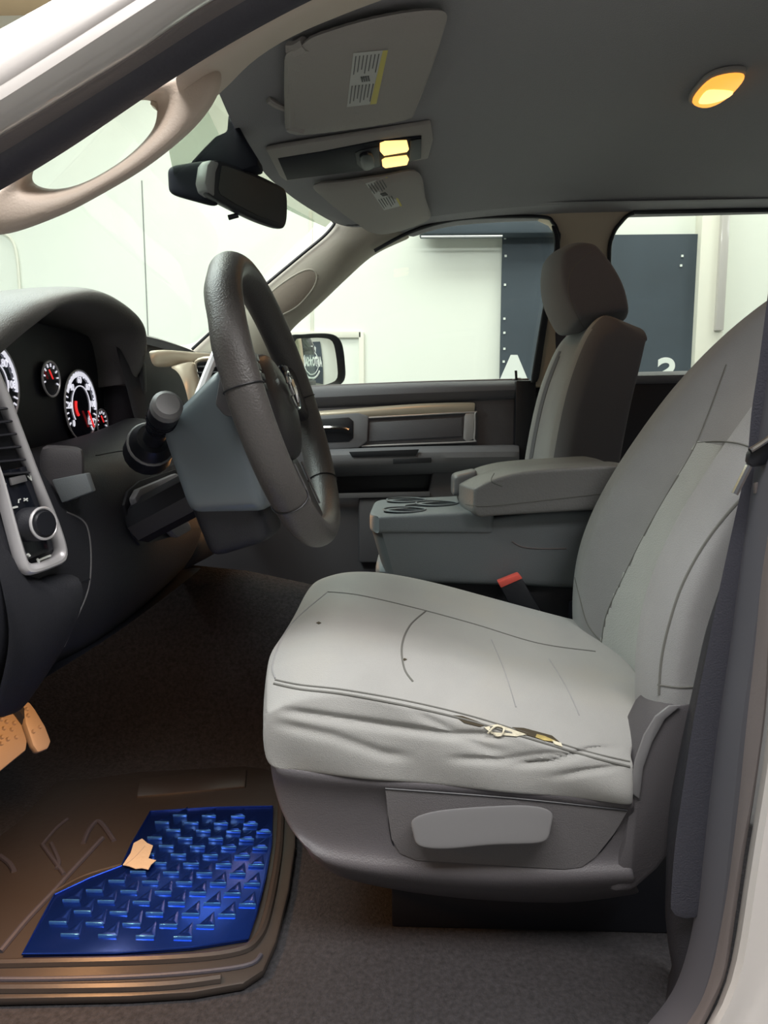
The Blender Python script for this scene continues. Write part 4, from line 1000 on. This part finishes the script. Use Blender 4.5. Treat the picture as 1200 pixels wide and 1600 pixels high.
strip('center_trim', [[V(262, 572, 1.34), V(276, 578, 1.34), V(288, 600, 1.32), V(298, 640, 1.30), V(305, 680, 1.29)], [V(285, 566, 1.38), V(296, 580, 1.37), V(304, 600, 1.35), V(312, 640, 1.33), V(322, 680, 1.31)], [V(306, 562, 1.45), V(307, 580, 1.42), V(312, 596, 1.40), V(324, 640, 1.37), V(338, 680, 1.34)]], 14, M['champ'], da, solid=.004)
tube('vent_ring', PL(1.44, (306, 566), (340, 563), (345, 600), (314, 602)), .004, M['champ'], da, closed=True)
slab('vent_opening', [(306, 566), (345, 563), (345, 604), (314, 604)], 1.45, 1.47, M['black'], da, 0)
for k in range(3): tube('vent_slat', [V(309, 574 + k * 9, 1.445), V(345, 573 + k * 9, 1.445)], .003, M['dash'], da)
strip('lower_trim', [PL(1.27, (340, 792), (336, 812), (330, 846)), PL(1.262, (352, 790), (350, 812), (342, 848)), PL(1.27, (366, 788), (362, 812), (350, 840))], 8, M['champ'], da, solid=.004)
strip('glove_box', [[R(-.50, 1.70, .16), R(-.53, 2.2, .19)], [R(-.47, 1.70, .05), R(-.50, 2.2, .05)], [R(-.46, 1.70, -.15), R(-.48, 2.2, -.15)], [R(-.60, 1.70, -.28), R(-.60, 2.2, -.28)]], 8, M['dash'], da, solid=.01, smooth=False)

# ------------------------------------------------------------------ footwell
bpd = thing('brake_pedal', 'rubber-studded brake pedal lit orange under the dashboard', 'pedal', V(20, 1190, .95))
def pedal(par, px, y, studs, tilt=.03):
    c_ = V(px[0][0], px[0][1], y); nn = Vector((.80, -.35, .48)).normalized()
    poly = [VP(a, b, c_, nn) for a, b in px]
    pp = prism('pedal_pad', poly, nn * -.014, M['pedal'], par, .004)
    for a, b in studs:
        q = VP(a, b, c_, nn); tube('stud', [q, q + nn * .003], [.0035, .002], M['pedal'], pp, seg=8, curve=False)
    tube('pedal_arm', [sum(poly, Vector()) / len(poly) - nn * .012, sum(poly, Vector()) / len(poly) + Vector((-.05, .0, .07)), sum(poly, Vector()) / len(poly) + Vector((-.09, .0, .18))], .010, M['black'], par)
pedal(bpd, [(-40, 1150), (0, 1122), (20, 1112), (36, 1118), (44, 1155), (42, 1172), (0, 1206), (-40, 1225)], .93, [(2, 1124), (10, 1128), (6, 1138), (18, 1140), (3, 1152), (12, 1155), (25, 1152), (2, 1162), (22, 1130), (-12, 1140), (-20, 1160)])
gpd = thing('accelerator_pedal', 'narrow upright rubber pedal beside the brake pedal, orange-lit', 'pedal', V(62, 1175, 1.02))
pedal(gpd, [(36, 1098), (46, 1095), (56, 1108), (72, 1135), (81, 1158), (76, 1170), (60, 1176), (52, 1165), (40, 1130)], 1.0, [(32 + 10, 1108), (44, 1118), (52, 1143), (62, 1136)])
# rubber mat
fm = thing('floor_mat', 'dark rubber floor mat with a shiny blue metallic insert in the driver footwell', 'floor mat', VZ(250, 1400, ZF))
ZM = ZF + .012
def FZ(px, dz=0): return [VZ(a, b, ZM + dz) for a, b in px]
mo = [(-160, 1565), (0, 1560), (200, 1556), (300, 1550), (380, 1536), (412, 1515), (432, 1470), (452, 1390), (462, 1320), (462, 1250), (440, 1205), (380, 1196), (215, 1205), (150, 1215), (90, 1218), (20, 1290), (-160, 1420)]
prism('mat_body', FZ(mo), (0, 0, -.011), M['mat_'], fm, .004)
def ridge(px, r=.004, m='mat_', nm='ridge', dz=.001): tube(nm, FZ(px, dz), r, M[m], fm)
ridge([(-100, 1508), (60, 1505), (250, 1500), (360, 1490), (400, 1470), (420, 1420), (436, 1330), (440, 1255)], .006)
ridge([(-100, 1530), (80, 1530), (250, 1524), (380, 1510), (408, 1492)], .003, 'seal')
ridge([(-100, 1546), (80, 1545), (250, 1541), (345, 1530)], .006)
ridge([(85, 1394), (130, 1370), (190, 1352)], .003)
ridge([(0, 1488), (40, 1440), (85, 1392), (110, 1364), (160, 1310)], .004, 'seal')
ridge([(66, 1320), (86, 1296), (105, 1280)], .003, 'seal'); ridge([(66, 1320), (100, 1366)], .003, 'seal')
ridge([(80, 1318), (92, 1346), (88, 1358)], .003, 'seal'); ridge([(130, 1318), (140, 1296), (155, 1284), (178, 1314)], .004, 'seal')
ridge([(0, 1338), (15, 1350), (22, 1362)], .004, 'seal')
bar = [(212, 1244), (218, 1216), (300, 1206), (386, 1200), (384, 1228), (300, 1236)]
prism('heel_bar', FZ(bar, .004), (0, 0, -.01), M['mat_'], fm, .004)
ins = [(35, 1491), (60, 1445), (85, 1398), (140, 1372), (190, 1353), (205, 1320), (235, 1268), (330, 1262), (426, 1260), (424, 1320), (414, 1375), (400, 1430), (388, 1466), (300, 1480), (180, 1489)]
ib = prism('metal_insert', FZ(ins, .006), (0, 0, -.005), M['blue'], fm, .0015)
tube('insert_edge', FZ(ins, .006), .0015, M['blue'], fm, closed=True, curve=False)
P = [Vector(p) for p in ins]
def ins_in(x, y):
    c = False; j = len(P) - 1
    for i in range(len(P)):
        if (P[i].y > y) != (P[j].y > y) and x < (P[j].x - P[i].x) * (y - P[i].y) / (P[j].y - P[i].y) + P[i].x: c = not c
        j = i
    return c
g, gt = [], []; z0 = ZM + .006
for j in range(20):
    for i in range(14):
        x = -.52 + i * .048 + (.024 if j % 2 else 0) - j * .0016; y = .806 + j * .0212
        if not all(ins_in(*toPx(Vector((x + a, y + b, z0)))) for a, b in ((-.013, -.004), (.013, -.004), (.004, .022))): continue
        gt.append(boxg(Vector((x, y, z0 + .001)), .0115, .0009, .0030))
        p1, p2, p3 = Vector((x - .012, y + .003, z0)), Vector((x + .012, y + .003, z0)), Vector((x + .003, y + .032, z0))
        q1, q2, q3 = Vector((x - .005, y + .009, z0 + .0020)), Vector((x + .005, y + .009, z0 + .0020)), Vector((x + .002, y + .020, z0 + .0014))
        g.append(([p1, p2, p3, q1, q2, q3], [(0, 1, 4, 3), (1, 2, 5, 4), (2, 0, 3, 5), (3, 4, 5), (0, 2, 1)]))
v_, f_ = join(g); tr = new('raised_tread', v_, f_, M['blue'], fm, bevel=.0004); tr['kind'] = 'stuff'
v_, f_ = join(gt); tr = new('glint_tick', v_, f_, M['bluel'], fm, bevel=.0005); tr['kind'] = 'stuff'
lf = thing('leaf_scrap', 'pale tan leaf-shaped scrap lying on the upper left of the blue insert', 'leaf', VZ(220, 1340, ZM + .012))
lfp = [(192, 1352), (204, 1334), (209, 1318), (222, 1311), (230, 1318), (239, 1322), (235, 1334), (232, 1342), (244, 1345), (236, 1352), (232, 1359), (222, 1357), (212, 1358), (202, 1354)]
prism('blade', FZ(lfp, .0115), (0, 0, .001), M['leaf'], lf, 0)
tube('vein', FZ([(195, 1352), (212, 1338), (226, 1322)], .0125), .0006, M['pedal'], lf)

# ------------------------------------------------------------------ overhead: visors, console, lamps, mirror
def over(px, lift=0.0):
    out, nn = [], Vector()
    for a, b in px:
        h = hit(a, b, liner)
        if h is None: print('OVER MISS', a, b); continue
        out.append(h[0]); nn += h[1]
    nn.normalize(); return out, nn
def oprism(name, px, t, m, par, lift=0, bevel=.004, n0=None, curve=0):
    if curve: px = [(p.x, p.y) for p in cat_rom([Vector((a, b, 0)) for a, b in px], curve, True)]
    o_, nn = over(px)
    c_ = sum(o_, Vector()) / len(o_)
    o_ = [VP(a, b, c_, nn) + nn * lift for a, b in px]       # flat plate under the liner
    return prism(name, o_, nn * t, m, par, bevel)
h0 = hit(550, 110, liner)[0]
v1 = thing('sun_visor', 'large grey sun visor with white and yellow label above the driver', 'sun visor', h0)
pv = [(442, 178), (441, 74), (446, 62), (470, 50), (476, 40), (560, 12), (640, -4), (694, -6), (696, 10), (672, 90), (646, 160), (638, 170), (560, 184), (480, 194), (450, 194)]
def visor_panel(par, px):
    o_, nn = over(px); c_ = sum(o_, Vector()) / len(o_)
    poly = [VP(a, b, c_, nn) + nn * .004 for a, b in px]
    cc_ = sum(poly, Vector()) / len(poly)
    L = [[p for p in poly], [p + nn * .016 for p in poly], [cc_ + (p - cc_) * .97 + nn * .022 for p in poly]]
    return rings('visor_panel', L, M['visor'], par, n=60, closed=False, sub=1)
vp1 = visor_panel(v1, pv)
decal('warning_label', [(552, 82), (606, 77), (588, 161), (542, 166)], [vp1], .0006, M['sticker'], v1)
lbl = [o for o in v1.children if o.name.startswith('warning_label')][0]
decal('label_stripe', [(598, 78), (606, 77), (588, 161), (578, 162)], [vp1], .0009, M['stickery'], lbl)
def q4(u, v, Q): a = [Q[0][i] + (Q[1][i] - Q[0][i]) * u for i in (0, 1)]; b = [Q[3][i] + (Q[2][i] - Q[3][i]) * u for i in (0, 1)]; return [a[i] + (b[i] - a[i]) * v for i in (0, 1)]
def label_ink(Q, obj, par, n=7):
    g = []
    for s0, s1 in ((.06, .40), (.62, .94)):
        for k in range(n):
            u = .10 + .78 * k / (n - 1)
            pts = [hit(*q4(u * .86, v, Q), obj) for v in (s0, (s0 + s1) / 2, s1 - .04 * (k % 3))]
            if all(pts): g.append(tube_geo([p[0] + p[1] * .0008 for p in pts], .0011, 4))
    for k in range(4):
        a_ = [hit(*q4(.34 + .07 * k, .46, Q), obj), hit(*q4(.40 + .07 * k, .55, Q), obj)]
        if all(a_): g.append(tube_geo([p[0] + p[1] * .0008 for p in a_], .0018, 4))
    v_, f_ = join(g); new('label_print', v_, f_, M['ink'], par)
label_ink([(552, 82), (606, 77), (588, 161), (542, 166)], vp1, lbl)
def onl(px, py, d): h = hit(px, py, liner); return h[0] + h[1] * d
tube('visor_edge_roll', [onl(451, 76, .016), onl(450, 120, .018), onl(451, 178, .016)], .010, M['visor'], v1)
tube('visor_rod', [onl(449, 62, .014), onl(461, 56, .018), onl(474, 48, .018)], .011, M['visor'], v1)
tube('visor_rod', [onl(447, 184, .014), onl(470, 186, .018)], .009, M['visor'], v1)
tube('visor_clip', [onl(418, 152, .004), onl(430, 155, .010), onl(442, 158, .012)], .006, M['visor'], v1)
v2 = thing('sun_visor', 'smaller far sun visor with tilted label on the passenger side', 'sun visor', hit(600, 300, liner)[0])
pv2 = [(486, 277), (530, 272), (600, 262), (652, 256), (664, 300), (672, 325), (668, 334), (640, 346), (600, 356), (575, 352), (560, 342), (530, 320), (504, 298)]
vp2 = visor_panel(v2, pv2)
Q2 = [(571, 286), (604, 276), (627, 321), (600, 328)]
decal('warning_label', Q2, [vp2], .0006, M['sticker'], v2)
lb2 = [o for o in v2.children if o.name.startswith('warning_label')][0]
decal('label_stripe', [(602, 277), (605, 276), (628, 321), (625, 322)], [vp2], .0009, M['stickery'], lb2)
label_ink(Q2, vp2, lb2, 6)
tube('visor_rod', [onl(500, 282, .012), onl(520, 281, .016)], .008, M['visor'], v2)
oc_ = thing('overhead_console', 'long overhead console with black panel and two lit orange map lamps', 'overhead console', hit(550, 235, liner)[0])
oprism('bezel', [(414, 226), (440, 221), (540, 205), (672, 184), (676, 210), (668, 240), (600, 253), (445, 275), (436, 268)], .010, M['visor'], oc_, .002, .004)
oprism('dark_panel', [(432, 236), (500, 226), (585, 210), (657, 202), (656, 236), (640, 243), (560, 257), (447, 271)], .003, M['panel'], oc_, .012, .001)
oprism('panel_end', [(640, 207), (657, 204), (656, 236), (638, 241)], .002, M['dash'], oc_, .015, .001)
oprism('knob_base', [(553, 226), (560, 222), (590, 216), (592, 248), (566, 253), (556, 244)], .003, M['dash'], oc_, .015, .001)
oprism('map_switch', [(560, 228), (578, 224), (582, 244), (566, 249)], .008, M['black'], oc_, .017, .002, curve=3)
l1 = oprism('map_lamp', [(592, 211), (600, 208), (634, 207), (637, 219), (634, 223), (598, 229), (592, 222)], .005, M['lamp'], oc_, .015, .001)
l2 = oprism('map_lamp', [(595, 238), (600, 235), (634, 231), (637, 236), (634, 244), (600, 249), (596, 246)], .005, M['lamp'], oc_, .015, .001)
dl = thing('dome_lamp', 'oval orange-lit dome lamp on the grey headliner at upper right', 'dome lamp', hit(1123, 132, liner)[0])
dpx = [(1082, 150), (1092, 132), (1112, 114), (1140, 106), (1162, 107), (1160, 118), (1140, 140), (1118, 154), (1098, 158)]
oprism('bezel', [(a + (a - 1122) * .12 - 2, b + (b - 132) * .16 - 1) for a, b in dpx], .008, M['visor'], dl, .001, .003, curve=3)
oprism('lens', dpx, .006, M['lampd'], dl, .008, .002, curve=3)
oprism('lens_center', [(1092, 147), (1104, 130), (1122, 128), (1146, 131), (1136, 141), (1116, 148), (1100, 150)], .002, M['lamp'], dl, .0138, .0005, curve=3)
# rear-view mirror
rm = thing('rear_view_mirror', 'dark rear-view mirror with silver edge on a black sensor mount', 'mirror', V(370, 260, 1.42))
fq = [V(330, 252, 1.36), V(345, 262, 1.365), V(449, 298, 1.50), V(447, 358, 1.50), V(337, 302, 1.36), V(322, 290, 1.36)]
c0 = (V(395, 305, 1.43)); nx_ = (V(447, 300, 1.50) - V(340, 255, 1.36)); nz_ = V(340, 255, 1.36) - V(337, 302, 1.36)
MNn = nx_.cross(nz_).normalized(); MNn = MNn if MNn.dot(CAM - c0) > 0 else -MNn
fpx = [(330, 250), (350, 253), (400, 272), (440, 292), (448, 302), (449, 335), (446, 354), (438, 358), (405, 347), (360, 325), (328, 307), (320, 296), (321, 262)]
fr = [VP(a, b, c0, MNn) for a, b in fpx]
ctr = sum(fr, Vector()) / len(fr)
hs = rings('housing', [sh(fr, .7, MNn * -.035, ctr), sh(fr, .96, MNn * -.022, ctr), sh(fr, 1.0, MNn * -.006, ctr), sh(fr, .985, MNn * .003, ctr), sh(fr, .9, MNn * .003, ctr)], M['black'], rm, n=48, closed=False)
gpx = [(344, 260), (352, 260), (398, 278), (436, 296), (443, 304), (443, 330), (440, 346), (434, 349), (400, 337), (364, 318), (342, 304), (339, 296)]
prism('mirror_glass', [VP(a, b, c0, MNn) + MNn * .0035 for a, b in gpx], MNn * .001, M['mirrord'], rm, 0)
slabm = prism('end_cap', [VP(a, b, c0, MNn) + MNn * .004 for a, b in [(322, 258), (328, 250), (342, 254), (336, 270), (334, 300), (334, 309), (322, 300), (318, 285)]], MNn * -.03, M['lever'], rm, .004)
slab('mount_cover', [(296, 254), (316, 232), (336, 212), (354, 204), (356, 176), (366, 184), (382, 214), (402, 246), (404, 258), (378, 266), (345, 266), (300, 262)], 1.40, 1.45, M['panel'], rm, .006)
latbox('sensor_pod', 3, 3, 3, lambda u, v, w: (lambda p: p)(V(264 + 80 * u - 2 * w, 326 - (66 + 12 * u) * w + (-22 * (1 - u) * (1 - w)), 1.37 + .06 * v)), M['panel'], rm, 2)
tube('ball_arm', [V(345, 262, 1.44), V(370, 285, 1.44), V(390, 300, 1.44)], .012, M['black'], rm)
tube('adjust_tab', [V(357, 340, 1.42), V(372, 336, 1.42)], .005, M['black'], rm)

# ------------------------------------------------------------------ small lamps the truck has, plus an added pedal lamp
def pt(name, loc, e, col, r=.02):
    l = bpy.data.lights.new(name, 'POINT'); l.energy = e; l.color = col; l.shadow_soft_size = r
    o = bpy.data.objects.new(name, l); COL.objects.link(o); o.location = loc; return o
def spot(name, loc, to, e, col, ang=100, r=.02):
    l = bpy.data.lights.new(name, 'SPOT'); l.energy = e; l.color = col; l.shadow_soft_size = r; l.spot_size = math.radians(ang); l.spot_blend = .6
    o = bpy.data.objects.new(name, l); COL.objects.link(o); o.location = loc
    o.rotation_euler = (Vector(to) - Vector(loc)).to_track_quat('-Z', 'Y').to_euler(); return o
WARM = (1, .48, .18)
spot('footwell_lamp', R(-.42, .755, -.40), R(-.38, .74, -.6), 4.0, WARM, 165)
spot('footwell_lamp', R(-.45, .88, -.36), R(-.50, .99, -.6), 1.6, WARM, 155)  # second lamp added to bring warm light onto the pedals
spot('footwell_lamp', R(-.30, 1.72, -.20), R(-.26, 1.45, -.5), 1.6, WARM, 150)
hh_ = hit(615, 218, liner); spot('map_lamp_light', hh_[0] + hh_[1] * .035, hh_[0] + hh_[1] * 1.0, 1.5, WARM, 140)
hh_ = hit(1123, 132, liner); spot('dome_lamp_light', hh_[0] + hh_[1] * .03, hh_[0] + hh_[1] * 1.0, .5, WARM, 165)
